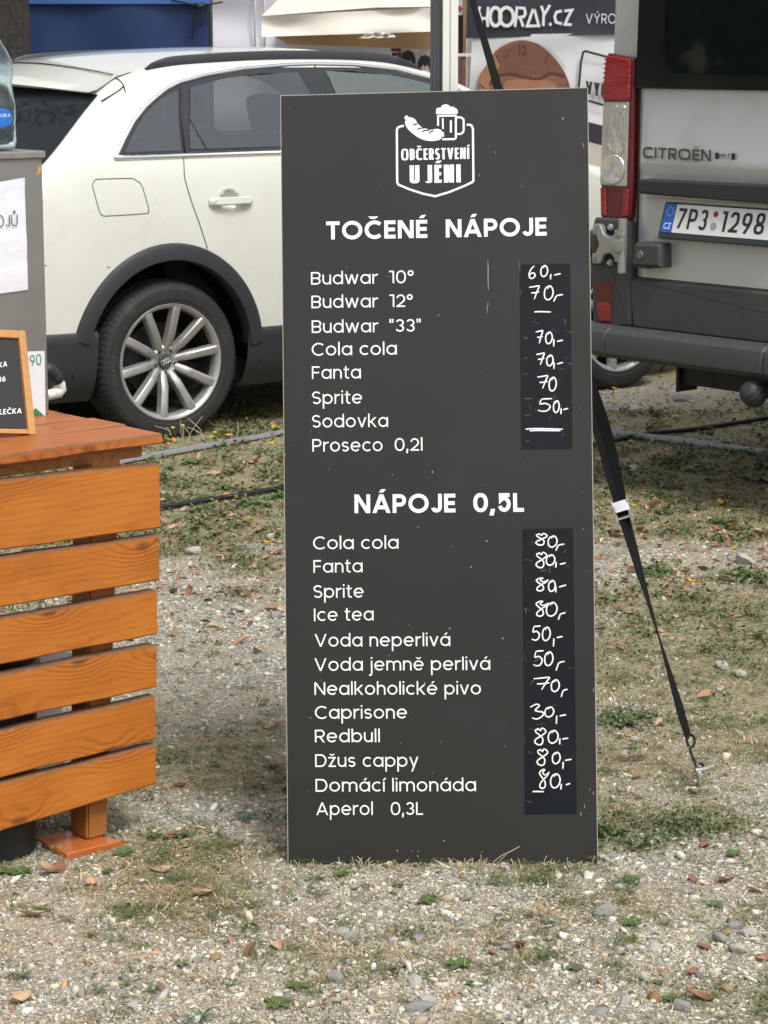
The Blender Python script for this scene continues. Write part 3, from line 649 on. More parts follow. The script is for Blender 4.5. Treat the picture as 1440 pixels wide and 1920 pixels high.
# smears of wiped chalk on the strips, flecks of dirt on the panel
mb = MB(); r2 = random.Random(5)
for (x, y, l, a) in [(981, 633, 9, 0), (981, 672, 8, 5), (981, 701, 9, -10), (982, 746, 15, -8), (984, 778, 12, 3), (1061, 607, 10, 110), (977, 556, 14, 100), (985, 1150, 10, 80), (1012, 1072, 14, 20), (1030, 1075, 10, 90), (990, 1410, 8, -20), (996, 1283, 9, 60), (1003, 1240, 8, 30), (975, 510, 20, 95)]:
    p = [bxy(x + t * l * cos(R(a)) + r2.uniform(-1, 1), y - t * l * sin(R(a)) + r2.uniform(-1, 1)) for t in (0, .35, .7, 1)]
    ribbon(mb, catmull(p, 3), r2.uniform(.8, 1.8) * PX, .0008 + len(mb.f) * 1e-6, BT(), taper=True)
for i in range(46):
    x = r2.uniform(980, 1066); y = r2.choice([r2.uniform(500, 835), r2.uniform(1000, 1515)]); l = r2.uniform(4, 16); a = r2.choice([r2.uniform(-25, 25), r2.uniform(60, 120)])
    p = [bxy(x + t * l * cos(R(a)) + r2.uniform(-1, 1), y - t * l * sin(R(a)) + r2.uniform(-1, 1)) for t in (0, .35, .7, 1)]
    ribbon(mb, catmull(p, 3), r2.uniform(.4, .9) * PX, .0007 + len(mb.f) * 1e-7, BT(), taper=True)
mb.build('wiped_chalk', M['smear'], s1)
mb = MB()
for i in range(95):
    x, y = r2.uniform(532, 1112), r2.uniform(185, 1612); s_ = r2.choice([.5, .6, .8, .8, 1.1, 1.6]); a = r2.uniform(0, 6)
    if 965 < x < 1085 and (490 < y < 850 or 985 < y < 1530): continue
    q = [bxy(x + s_ * r2.uniform(.5, 1.2) * cos(a + t), y + s_ * r2.uniform(.5, 1.6) * sin(a + t)) for t in (0, 1.3, 2.6, 3.9, 5.1)]
    mb.add([(*p, .0004) for p in q], [(0, 1, 2, 3, 4)], BT())
for x, y, l in [(915, 488, 55), (914, 566, 22), (899, 326, 5), (1094, 268, 9), (1116, 1262, 14), (1113, 1290, 8), (1089, 1522, 7), (1096, 1508, 8), (1113, 1484, 6), (1106, 1478, 5)]:
    p = [bxy(x + r2.uniform(-.8, .8), y + t * l) for t in (0, .3, .6, 1)]
    ribbon(mb, p, r2.uniform(.7, 1.3) * PX, .00045, BT(), taper=True)
mb.build('dirt_flecks', M['fleck'], board)

# ------------------------------------------------------------------ slatted wooden counter
P0 = np.array([-.6494, 5.0099, 0]); AC = R(42)
Mc = frame(P0, AC); Mci = Mc.inverted()
cu = np.array([cos(AC), sin(AC), 0]); cn = np.array([sin(AC), -cos(AC), 0])
def cpt(px, py, v):
    """point of the counter's frame seen at a pixel, on its plane y = v"""
    o = P0 - cn * v; d = ray(px, py); t = (o - CAM).dot(cn) / d.dot(cn); return Mci @ Vector(CAM + d * t)
def cpz(px, py, z): return Mci @ Vector(G(px, py, z))
counter = empty('slatted_counter', Mc, 'orange stained wooden bar counter with horizontal slats, cut by the left edge', 'counter')
r3 = random.Random(2)
def plank_mesh(x0, x1, zl0, zl1, zr0, zr1, y0, y1, seed):
    """board with slightly uneven edges; z given at x=-.22 and at x=.18"""
    n = 44; rr = random.Random(seed); vs = []; fs = []
    for i in range(n + 1):
        x = x0 + (x1 - x0) * i / n; t = (x + .22) / .40
        b0 = zl0 + (zr0 - zl0) * t + .0007 * sin(x * 23 + seed) + rr.uniform(-.0005, .0005); b1 = zl1 + (zr1 - zl1) * t + .0007 * sin(x * 17 + seed * 2) + rr.uniform(-.0005, .0005)
        e = .0035
        for (y, z) in [(y0, b0 + e), (y0 + e, b0), (y1, b0), (y1, b1), (y0 + e, b1), (y0, b1 - e)]: vs.append((x, y + .0004 * sin(x * 9 + seed), z))
    for i in range(n):
        for k in range(6): fs.append((i * 6 + k, (i + 1) * 6 + k, (i + 1) * 6 + (k + 1) % 6, i * 6 + (k + 1) % 6))
    fs += [tuple(range(6)), tuple(range(n * 6 + 5, n * 6 - 1, -1))]
    return vs, fs
PL = [(.191, .701, .848, .692, .835), (.184, .581, .686, .576, .676), (.178, .459, .556, .455, .554), (.172, .339, .438, .336, .434), (.168, .215, .316, .218, .317), (.165, .100, .204, .116, .207)]
for i, (xe, a, b_, c_, d) in enumerate(PL):
    mb = MB(); mb.add(*plank_mesh(-1.35, xe, a, b_, c_, d, -.031 - .002 * (i % 2), -.003, i + 1)); mb.build('plank', M['plank'], counter, mat2=M['worn'], second=lambda i: i < 264 and i % 6 in (3, 4) or i == 265)
for i, (y0, y1, xe) in enumerate([(-.034, .105, .199), (.109, .235, .206), (.239, .365, .197), (.369, .50, .204), (.504, .62, .198)]):
    mb = MB(); mb.add(*plank_mesh(-1.4, xe, .878, .9, .878, .9, y0, y1, i + 20)); mb.build('top_board', M['top'], counter, mat2=M['worn'], second=lambda i: i < 264 and i % 6 == 4)
def post(x0, x1, x2, x3, y0, y1, z0=.0142, z1=.876):
    mb = MB(); vs = [(x0, y0, z0), (x1, y0, z0), (x1, y1, z0), (x0, y1, z0), (x2, y0, z1), (x3, y0, z1), (x3, y1, z1), (x2, y1, z1)]
    bm = bmesh.new(); bv = [bm.verts.new(v) for v in vs]
    for f in [(3, 2, 1, 0), (4, 5, 6, 7), (0, 1, 5, 4), (1, 2, 6, 5), (2, 3, 7, 6), (3, 0, 4, 7)]: bm.faces.new([bv[i] for i in f])
    bmesh.ops.bevel(bm, geom=list(bm.edges), offset=.005, segments=2, affect='EDGES'); mb.frombm(bm)
    mb.build('post', M['post'], counter)
post(0, .053, .033, .115, .0, .068); post(-1.25, -1.18, -1.25, -1.18, 0, .07); post(.0, .06, .03, .1, .5, .57); post(-1.25, -1.18, -1.25, -1.18, .5, .57)
mb = MB(); mb.box((-.58, .535, .84), (1.5, .03, .07), bev=.003); mb.box((-.58, .015, .862), (1.5, .028, .03), bev=.003); mb.build('cross_rail', M['post'], counter)
mb = MB(); q = [cpz(*p, .006) for p in [(125, 1607), (231, 1581), (117, 1562), (66, 1577)]]
mb.prism(rpoly([(p.x, p.y) for p in q], .004, 2), -.004, .014, ch=.003)
tl = mb.build('wooden_pad', M['tile']); tl.matrix_world = Mc; tag(tl, 'glossy orange varnished board laid under the counter leg', 'board')
# bin and crate under the counter
mb = MB(); c_ = G(-14, 1612)
mb.lathe([(.0, .0), (.098, .0), (.104, .02), (.118, .40), (.125, .405), (.125, .43), (.118, .435), (.11, .42), (.1, .03), (0, .025)], 40)
o = mb.build('waste_bin', M['bin'], smooth=True, ang=40); o.location = (c_[0] - .02, c_[1] + .06, -.004); tag(o, 'round black plastic bin under the counter, cut by the left edge', 'bin')
mb = MB(); p = cpz(62, 1562, 0)
for (cx, cy, dx, dy) in [(0, 0, .26, .012), (0, .24, .26, .012), (-.124, .12, .012, .228), (.124, .12, .012, .228)]: mb.box((cx, cy, .20), (dx, dy, .36))
mb.box((0, .12, .035), (.236, .228, .02)); mb.box((0, -.012, .365), (.28, .014, .03), bev=.003)
o = mb.build('plastic_crate', M['sticker']); o.matrix_world = Mc @ frame((p.x + .03, p.y + .1, .0), .1); tag(o, 'pale plastic crate standing behind the slats of the counter', 'crate')

# steel tap cabinet on the counter
CV = .34
cab = empty('steel_cabinet', Mc @ frame((-.2, CV, .9)), 'grey stainless steel drink cooler standing on the counter', 'drink cooler')
xr = cpt(92, 783, CV).x; ztop = cpt(80, 284, CV).z - .9
mb = MB(); mb.box(((-.62 + xr) / 2 + .2, .17, ztop / 2 - .006), (xr + .62, .34, ztop - .016), bev=.003); mb.build('body', M['steel'], cab)
mb = MB(); mb.box(((-.62 + xr) / 2 + .2, .17, ztop - .006), (xr + .632, .354, .016), bev=.003); mb.build('lid', M['steel_edge'], cab)
def onc(px, py): p_ = cpt(px, py, CV); return (p_.x + .2, p_.z - .9)
mb = MB(); mb.prism([onc(*p) for p in [(40, 660), (83, 658), (85, 781), (40, 790)]], .0, .0012, UZ); stk = mb.build('sticker', M['sticker'], cab)
mb = MB(); a, b_ = onc(44, 687), onc(77, 684); text(mb, '290', a[0], a[1], .024, b_[0], w=.11, k=.85, T=UZ @ Matrix.Translation((0, 0, .0014)), slope=.0)
mb.prism([onc(*p) for p in [(48, 782), (66, 765), (84, 780)]], .0012, .0016, UZ); mb.build('green_print', M['green_ink'], stk)
mb = MB(); a = onc(83, 783); mb.lathe([(0, .006), (.004, .0055), (.006, .003), (.0065, 0)], 14, UZ @ Matrix.Translation((a[0], a[1], 0))); mb.build('screw', M['zinc'], cab, True)
mb = MB(); a = onc(72, 320); mb.prism([(a[0] - .006, a[1] - .012), (a[0] + .006, a[1] - .004), (a[0] + .008, a[1] + .016), (a[0], a[1] + .008)], 0, .001, UZ); mb.build('tape_scrap', M['frame_wood'], cab)
# pipe elbow
mb = MB(); Q = lambda x, y, v=.5: cpt(x, y, v) - Vector((-.2, CV, .9))
mb.tube([Q(86, 742), Q(104, 737)], .0125, 16); mb.tube([Q(100, 738), Q(110, 735), Q(114, 730), Q(112, 722), Q(106, 714)], [.0135, .014, .014, .0145, .0145], 16); mb.build('pipe_elbow', M['white_plastic'], cab, True, 50)
mb = MB(); mb.tube([Q(108, 716), Q(104, 708), Q(99, 700), Q(92, 694), Q(80, 690)], .0165, 16); mb.build('hose', M['black_plastic'], cab, True)
# sheet of paper taped to the cabinet
pv = CV - .0025; a = [cpt(*p, pv) for p in [(-70, 352), (45, 333), (52, 543), (-66, 560)]]
mb = MB()
def pf(u, v):
    x = (a[3].x * (1 - u) + a[2].x * u) * (1 - v) + (a[0].x * (1 - u) + a[1].x * u) * v; z = (a[3].z * (1 - u) + a[2].z * u) * (1 - v) + (a[0].z * (1 - u) + a[1].z * u) * v
    return (x, pv - .0012 - .0018 * abs(sin(u * 9 + v * 5) * sin(v * 11)), z)
mb.grid(pf, 16, 20); pap = mb.build('paper_notice', M['paper'], None, True); pap.matrix_world = Mc; tag(pap, 'white paper notice with dark lettering taped on the steel cooler', 'notice')
mb = MB(); q0, q1 = cpt(-10, 426, pv), cpt(31, 421, pv); text(mb, 'OJŮ', q0.x, q0.z, .026, q1.x, w=.085, k=.8, T=axes((0, pv - .0045, 0), (1, 0, 0), (0, 0, 1), (0, -1, 0)), slope=0); mb.build('lettering', M['ink'], pap)
# little chalk sign leaning on the cabinet
br_ = cpz(68, 815, .9); tr_ = cpt(48, 620, br_.y + .075)
sv = (tr_ - br_); sh_ = sv.length; sv.normalize(); sn = Vector((1, 0, 0)).cross(sv); SX = Vector((1, 0, 0)); SX = (SX - sv * SX.dot(sv)).normalized(); sn = SX.cross(sv)
Ms = Mc @ axes(br_, SX, sv, sn)
sg = empty('chalk_sign', Ms, 'small black chalkboard in a pale wooden frame leaning on the steel cooler', 'chalkboard'); Msi = Ms.inverted()
mb = MB(); mb.box((-.27, sh_ / 2, -.009), (.50, sh_ - .03, .006)); mb.build('slate', M['slate'], sg)
mb = MB(); fw = .0175
mb.box((-fw / 2, sh_ / 2, -.008), (fw, sh_, .016), bev=.002); mb.box((-.27, sh_ - fw / 2, -.0082), (.54 - 2 * fw - .0004, fw, .0158), bev=.002); mb.box((-.27, fw / 2 - .002, -.0082), (.54 - 2 * fw - .0004, fw * .6, .0158), bev=.002); mb.box((-.54 + fw / 2, sh_ / 2, -.008), (fw, sh_, .016), bev=.002)
mb.build('frame', M['frame_wood'], sg)
def sxy(px, py):
    o_ = Msi @ Vector(CAM); d_ = Msi.to_3x3() @ Vector(ray(px, py)); t = -.0055 / 1 - o_.z; t = (-.0055 - o_.z) / d_.z; q_ = o_ + d_ * t; return q_.x, q_.y
mb = MB()
for s_, x0, y0, x1, y1, cp in [('KA', -3, 690, 13, 687, .0115), ('36', -4, 717, 10, 715, .0115), ('KLEČKA', -10, 778, 40, 775, .0115)]:
    p_, q_ = sxy(x0, y0), sxy(x1, y1); text(mb, s_, p_[0], p_[1], cp, q_[0], w=.17, k=.9, T=Matrix.Translation((0, 0, -.0055)), slope=(q_[1] - p_[1]) / (q_[0] - p_[0]), slant=.15)
mb.build('chalk_lettering', M['chalk'], sg)
# water bottle
bp_ = cpt(-7, 284, CV + .06)
Mbt = Mc @ frame((bp_.x, CV + .06, .9 + ztop + .003))
bt = empty('water_bottle', Mbt, 'clear plastic water bottle with blue label standing on the steel cooler', 'bottle')
prof = [(0, .006), (.03, .0), (.041, .004), (.0445, .018), (.045, .05), (.0435, .058), (.045, .066), (.0452, .10), (.0425, .112), (.0405, .125), (.039, .14), (.0392, .15), (.0415, .165), (.042, .178), (.039, .195), (.031, .214), (.02, .232), (.0145, .243), (.0138, .262)]; prof = [p for p in prof if p[0] > 0 or p[1] < .01] + [(max(r_ - .0007, 0), z_ + (.0007 if z_ < .02 else 0)) for r_, z_ in reversed(prof)]
mb = MB(); mb.lathe(prof, 48); mb.build('bottle_body', M['pet'], bt, True, 60)
mb = MB(); mb.lathe([(0, .285), (.0145, .285), (.0158, .282), (.016, .262), (.0155, .258), (0, .258)], 28); mb.build('cap', M['white_plastic'], bt, True, 40)
mb = MB()
ca = R(-90) + math.atan2(0, 1) + R(-25)
def lab(u, v):
    t = (u - .5) * 2; s = (v - .5) * 2; q_ = math.sqrt(max(0, 1 - s * s)); a_ = R(-90 + 22 - 42) + t * q_ * .75; return (.0458 * cos(a_), .0458 * sin(a_), .072 + s * .022)
mb.grid(lab, 16, 12); lb = mb.build('label', M['label_blue'], bt, True)
mb = MB()
tmp = MB(); text(tmp, 'NATURA', -.026, 0, .0072, .026, w=.13, k=.9, sp=.25)
mb.add([(.0464 * cos(R(-110) + x / .0458), .0464 * sin(R(-110) + x / .0458), .074 + y) for x, y, z in tmp.v], tmp.f); mb.build('label_lettering', M['vinyl'], lb)

# ------------------------------------------------------------------ tent leg and lashing strap
PY = 5.36
pb = at(831, 900, PY); px0, px1, px2 = at(806, 400, PY)[0], at(828, 400, PY)[0], at(857, 400, PY)[0]
leg = empty('tent_leg', frame((px1, PY, 0)), 'tall white and dark grey tent leg rising behind the menu board', 'tent leg')
mb = MB(); x0, x1 = px0 - px1, -.001
mb.box(((x0 + x1) / 2, .02, 1.6), (x1 - x0, .036, 3.2), bev=.002)
for q_ in (.28, .62): mb.box((x0 + (x1 - x0) * q_, .0015, 1.6), (.002, .004, 3.19))
mb.build('grey_profile', M['pole_dark'], leg)
mb = MB(); x0, x1 = 0, px2 - px1
mb.box(((x0 + x1) / 2, .017, 1.6), (x1 - x0, .046, 3.2), bev=.004); mb.box((x0 + .006, -.008, 1.6), (.011, .006, 3.19), bev=.001); mb.box((x1 - .009, -.008, 1.6), (.015, .006, 3.19), bev=.001); mb.build('white_profile', M['pole_white'], leg)
mb = MB(); mb.box((0, .02, .006), (.14, .14, .012), bev=.002); mb.build('foot_plate', M['pole_dark'], leg)
# strap: from a peg in the gravel straight up behind the board to the tent above
peg = G(1313, 1488); s0 = G(1291, 1384, .09); s_top = at(836, -170, 5.46)
lash = empty('lashing_strap', frame(peg), 'black webbing strap with a metal buckle running from a ground hook up behind the board', 'strap')
org = Vector(peg)
A_, B_ = np.array(s0), np.array(s_top); dirs = (B_ - A_) / np.linalg.norm(B_ - A_)
def strap_at(px):   # point on the strap's line nearest the column px
    lo, hi = 0.0, 1.0
    for _ in range(40):
        m_ = (lo + hi) / 2; p_ = A_ + (B_ - A_) * m_; q_ = p_ - CAM; x_ = 720 + F * q_[0] / (q_[1] * cos(TH) - q_[2] * sin(TH))
        if x_ > px: lo = m_
        else: hi = m_
    return (lo + hi) / 2
def webbing(t0, t1, angs, wd, name, n=60, off=0.0):
    mb = MB(); vs = []; side0 = np.cross(dirs, [0, 1, 0]); side0 /= np.linalg.norm(side0); dep = np.cross(dirs, side0)
    for i in range(n + 1):
        u = i / n; p_ = A_ + (B_ - A_) * (t0 + (t1 - t0) * u); an = np.interp(u, [a_[0] for a_ in angs], [R(a_[1]) for a_ in angs])
        wv = (side0 * cos(an) + dep * sin(an)) * wd / 2; nv = np.cross(wv, dirs); nv = nv / np.linalg.norm(nv) * .0009; sag = side0 * off * sin(pi * u)
        vs += [tuple(p_ + sag - wv - nv - np.array(peg)), tuple(p_ + sag + wv - nv - np.array(peg)), tuple(p_ + sag + wv + nv - np.array(peg)), tuple(p_ + sag - wv + nv - np.array(peg))]
    fs = [(i * 4 + k, i * 4 + (k + 1) % 4, i * 4 + 4 + (k + 1) % 4, i * 4 + 4 + k) for i in range(n) for k in range(4)] + [(3, 2, 1, 0), (n * 4, n * 4 + 1, n * 4 + 2, n * 4 + 3)]
    mb.add(vs, fs); return mb.build(name, M['strap'], lash)
tb = strap_at(1166)
webbing(.0, tb, [(0, 60), (.12, 50), (.45, 83), (.62, 70), (1, 25)], .030, 'webbing')
webbing(tb, 1.0, [(0, 20), (.12, 35), (.3, 28), (.6, 40), (1, 80)], .030, 'webbing', 80)
webbing(tb, strap_at(1075), [(0, 5), (.5, -10), (1, 0)], .030, 'loose_tail', 30, -.014)
pb_ = A_ + (B_ - A_) * tb
side0 = np.cross(dirs, [0, 1, 0]); side0 /= np.linalg.norm(side0)
Tk = axes(pb_ - np.array(peg), side0, dirs, np.cross(side0, dirs)); 
mb = MB()
sgn = 1 if (np.cross(side0, dirs))[1] < 0 else -1
for sx_ in (-1, 1): mb.prism(rpoly([(-.012, -.034), (.010, -.034), (.020, .012), (.010, .030), (-.010, .030)], .007), sx_ * .0185 - .0013, sx_ * .0185 + .0013, Tk @ axes((0, 0, 0), (0, 0, sgn), (0, 1, 0), (-1, 0, 0)) if False else Tk @ axes((0, 0, .004 * sgn), (0, 0, 1), (0, 1, 0), (-1, 0, 0)))
mb.box((0, .006, .018 * sgn), (.033, .026, .003), Tk @ Matrix.Rotation(R(-28) * sgn, 4, 'X'), bev=.0008); mb.box((0, -.016, .004 * sgn), (.044, .005, .009), Tk)
mb.tube([(-.02, .012, .002 * sgn), (.02, .012, .002 * sgn)], .0035, 10, Tk); mb.build('buckle', M['zinc'], lash)
mb = MB(); hp = [G(*p) - np.array(peg) for p in [(1291, 1398, .085), (1288, 1388, .09), (1294, 1377, .095), (1302, 1384, .09), (1301, 1396, .083), (1294, 1404, .078), (1297, 1416, .068), (1303, 1430, .06), (1307, 1440, .05), (1316, 1443, .046), (1318, 1434, .052), (1311, 1432, .056)]]
mb.tube(catmull(hp, 5), .0034, 10); mb.build('hook', M['black_steel'], lash, True)
pegt = empty('ground_peg', frame(peg), 'shiny metal peg in the gravel holding the strap hook', 'peg')
mb = MB(); mb.tube([G(1313, 1494, -.03) - np.array(peg), G(1310, 1446, .045) - np.array(peg)], [.004, .006], 12); mb.build('stake', M['peg'], pegt, True)
mb = MB(); mb.tube([G(1303, 1445, .046) - np.array(peg), G(1318, 1443, .046) - np.array(peg), G(1336, 1437, .048) - np.array(peg)], .006, 12); mb.build('cross_pin', M['peg'], pegt, True, 40)
# aluminium rails and the black cable on the ground
def ground_path(pix, z=.012): return [G(x, y, z) for x, y in pix]
mb = MB()
def rail(pa, pb2, lab_):
    a_, b2 = G(*pa, .012), G(*pb2, .012); d_ = b2 - a_; l_ = float(np.linalg.norm(d_)); mb = MB()
    mb.box((l_ / 2, 0, .004), (l_, .03, .012), bev=.0015); mb.box((l_ / 2, .010, .012), (l_, .006, .006)); mb.box((l_ / 2, -.010, .012), (l_, .006, .006))
    o_ = mb.build('aluminium_rail', M['alu']); o_.matrix_world = frame(a_, math.atan2(d_[1], d_[0])); tag(o_, lab_, 'metal rail', 'aluminium rails on the ground')
rail((140, 882), (660, 790), 'grey metal rail lying in front of the white car\'s rear wheel'); rail((1020, 794), (1432, 850), 'grey metal rail lying in the grass under the van bumper')
mb = MB(); mb.tube(catmull(ground_path([(60, 975), (180, 962), (300, 950), (385, 938), (450, 928), (530, 914), (660, 893), (820, 872), (980, 852), (1130, 830), (1200, 815), (1290, 806), (1380, 793), (1480, 778), (1700, 752)], .013), 8), .0105, 10)
tag(mb.build('cable', M['cable'], None, True), 'thick black cable snaking across the grass behind the menu board', 'cable')

# ------------------------------------------------------------------ white SUV (x forward from the rear axle, y to its left, z up)
PHI = R(36); OC = np.array([-1.4545, 11.0899, 0])
Mcar = frame(OC, PHI)
car = empty('parked_car', Mcar, 'ivory white SUV with black arches and roof rails parked behind the menu board', 'car')
WZ = catmull([(.20, .80), (.30, .865), (.45, .892), (.62, .906), (.80, .914), (.96, .912), (1.08, .902), (1.16, .888), (1.23, .866), (1.32, .828), (1.42, .783), (1.50, .745), (1.57, .712), (1.64, .66), (1.70, .62)], 6)
WZz = [p[0] for p in WZ]; WZw = [p[1] for p in WZ]
def wz(z): return float(np.interp(z, WZz, WZw))
def tp(x): return 1 - (.11 * ((-.35 - x) / .5) ** 2 if x < -.35 else 0) - (.24 * ((x - 2.6) / .9) ** 2 if x > 2.6 else 0)
ZT = catmull([(-.90, .40), (-.885, .55), (-.87, .72), (-.80, .90), (-.72, 1.0), (-.655, 1.09), (-.60, 1.155), (-.48, 1.262), (-.35, 1.375), (-.21, 1.490), (-.12, 1.55), (.0, 1.588), (.15, 1.611), (.3, 1.622), (.6, 1.634), (.9, 1.636), (1.2, 1.628), (1.4, 1.605), (1.6, 1.555), (1.85, 1.45), (2.1, 1.31), (2.3, 1.19), (2.42, 1.12), (2.7, 1.075), (3.0, 1.03), (3.25, .95), (3.40, .82), (3.47, .66), (3.49, .45)], 4)
ZX = [p[0] for p in ZT]; ZZ = [p[1] for p in ZT]
def zt(x): return float(np.interp(x, ZX, ZZ))
def bow(x): return -.17 * float(np.clip((.2 - x) / .5, 0, 1)) ** 1.2 + .16 * float(np.clip((x - 2.7) / .6, 0, 1)) + .10 * math.exp(-((x - 1.85) / .3) ** 2)
def crown(x): return .045 if x < 2.2 else .03
def section(x):
    ze = zt(x); pts = [(0, .22), (wz(.22) * tp(x) * .9, .20)]
    zl = ze - .055
    for z in np.linspace(.22, zl, 62): pts.append((wz(z) * tp(x), z))
    wE = wz(zl) * tp(x); wi = max(wE - .075, .1)
    for t in (.25, .5, .75, 1): pts.append((wE * (1 - t) ** 2 + (wE - .012) * 2 * t * (1 - t) + wi * t * t, zl * (1 - t) ** 2 + (ze - .008) * 2 * t * (1 - t) + ze * t * t))
    for t in np.linspace(.1, 1, 10): pts.append((wi * (1 - t), ze + crown(x) * (1 - (1 - t) ** 2)))
    return pts, wi, wE
def bx(x, y, w_): return x + bow(x) * (1 - min(1, (abs(y) / max(w_, .1))) ** 2)
def top_point(x, fr, off=0.0):
    """point of the roof / rear glass surface at station x, fr of the half width"""
    _, wi, wE = section(x); y = wi * fr; z = zt(x) + crown(x) * (1 - fr * fr)
    dz = (zt(x + .02) - zt(x - .02)) / .04; n_ = Vector((-dz, 0, 1)).normalized()
    return (bx(x, y, wE) + n_.x * off, y, z + n_.z * off)
def corner_point(x, t, off=0.0):
    ze = zt(x); zl = ze - .055; wE = wz(zl) * tp(x); wi = max(wE - .075, .1)
    y = wE * (1 - t) ** 2 + (wE - .012) * 2 * t * (1 - t) + wi * t * t; z = zl * (1 - t) ** 2 + (ze - .008) * 2 * t * (1 - t) + ze * t * t
    return (bx(x, y, wE), -y - off * (1 - t), z + off * t)
def side_point(x, z, off=0.0, s=-1):
    w_ = wz(z) * tp(x); dw = (wz(z + .02) - wz(z - .02)) / .04; n_ = Vector((1, -dw)).normalized()
    return (x, s * (w_ + n_.x * off), z + n_.y * off)
# windows of both sides
DLO = [(-.232, 1.236), (-.219, 1.25), (-.178, 1.30), (-.112, 1.372), (-.04, 1.43), (.022, 1.468), (.093, 1.507), (.163, 1.533), (.304, 1.562), (.512, 1.588), (.768, 1.603), (.9, 1.605), (1.12, 1.600), (1.348, 1.578), (1.568, 1.528), (1.80, 1.43), (2.05, 1.28), (2.12, 1.232)]
QW = [(-.19, 1.247), (-.13, 1.32), (-.07, 1.385), (.0, 1.435), (.07, 1.476), (.148, 1.498), (.112, 1.38), (.088, 1.247)]
RD = [(.135, 1.250), (.15, 1.32), (.185, 1.42), (.212, 1.511), (.4, 1.548), (.6, 1.566), (.795, 1.571), (.83, 1.48), (.90, 1.25)]
FD = [(1.02, 1.25), (.985, 1.42), (.952, 1.573), (1.12, 1.570), (1.348, 1.548), (1.56, 1.50), (1.78, 1.405), (1.98, 1.29), (2.02, 1.25)]
def inside(poly, x, z):
    c = False
    for (x0, z0), (x1, z1) in zip(poly, poly[1:] + poly[:1]):
        if (z0 > z) != (z1 > z) and x < x0 + (x1 - x0) * (z - z0) / (z1 - z0): c = not c
    return c
def in_glass(x, z): return -.3 < x < 2.2 and z > 1.2 and any(inside(p_, x, z) for p_ in (QW, RD, FD))
sts = sorted(set([round(p, 4) for p in ZX] + list(np.round(np.linspace(-.5, 2.2, 140), 4)) + list(np.round(np.linspace(2.24, 3.3, 30), 4))))
mb = MB(); m_ = None; AR, AX = .455, (0.0, 2.603)
for x in sts:
    pts, wi, wE = section(x); m_ = len(pts)
    ring = [(bx(x, y, wE) if z > .3 or True else x, -y, z) for y, z in pts] + [(bx(x, y, wE), y, z) for y, z in pts[-2::-1]]
    mb.v += ring
n_ = 2 * m_ - 1
for i in range(len(sts) - 1):
    for k in range(n_ - 1):
        f = (i * n_ + k, (i + 1) * n_ + k, (i + 1) * n_ + k + 1, i * n_ + k + 1)
        c_ = np.mean([mb.v[j] for j in f], 0)
        if any(math.hypot(c_[0] - ax, c_[2] - .345) < AR for ax in AX) and abs(c_[1]) > .5: continue
        if abs(c_[1]) > .5 and (in_glass(c_[0], c_[2]) or any(in_glass(mb.v[j][0], mb.v[j][2]) for j in f)): continue
        if ((c_[0] - .308) / .055) ** 2 + ((c_[2] - 1.028) / .048) ** 2 < 1 and abs(c_[1]) > .5: continue
        mb.f.append(f)
mb.f += [tuple(range(n_ - 1, -1, -1)), tuple(range((len(sts) - 1) * n_, len(sts) * n_))]
mb.build('body', M['ivory'], car, True, 50)
# wheel wells
for ax in AX:
    mb = MB()
    for s in (-1, 1):
        T = Matrix.Translation((ax, 0, .345)) @ Matrix.Rotation(R(90), 4, 'X')
        mb.grid(lambda u, v: (ax + .475 * cos(pi * u), s * (.885 - .335 * v), .30 + .52 * sin(pi * u)), 32, 3); mb.grid(lambda u, v: (ax + .475 * v * cos(pi * u), s * .55, .30 + .52 * v * sin(pi * u)), 32, 3)
    mb.build('wheel_well', M['dark'], car)
def side_patch(name, mat, poly, off, thick=0.0, nz=14, nx=10, parent=None, s=-1, smooth=True):
    """patch of the car's side skin inside an (x,z) outline"""
    zs = [p[1] for p in poly]; z0, z1 = min(zs) + 1e-4, max(zs) - 1e-4; mb = MB(); rows = []
    for j in range(nz + 1):
        z = z0 + (z1 - z0) * j / nz; xs = []
        for a, b_ in zip(poly, poly[1:] + poly[:1]):
            if (a[1] - z) * (b_[1] - z) <= 0 and abs(a[1] - b_[1]) > 1e-9: xs.append(a[0] + (b_[0] - a[0]) * (z - a[1]) / (b_[1] - a[1]))
        rows.append((z, min(xs), max(xs)))
    for z, xa, xb in rows:
        for i in range(nx + 1): mb.v.append(side_point(xa + (xb - xa) * i / nx, z, off, s))
    q = nx + 1
    mb.f = [(j * q + i, j * q + i + 1, (j + 1) * q + i + 1, (j + 1) * q + i) for j in range(nz) for i in range(nx)]
    return mb.build(name, mat, parent or car, smooth)
def side_tube(mb, pts, r, off, s=-1, n=8): mb.tube([side_point(x, z, off, s) for x, z in pts], r, n)
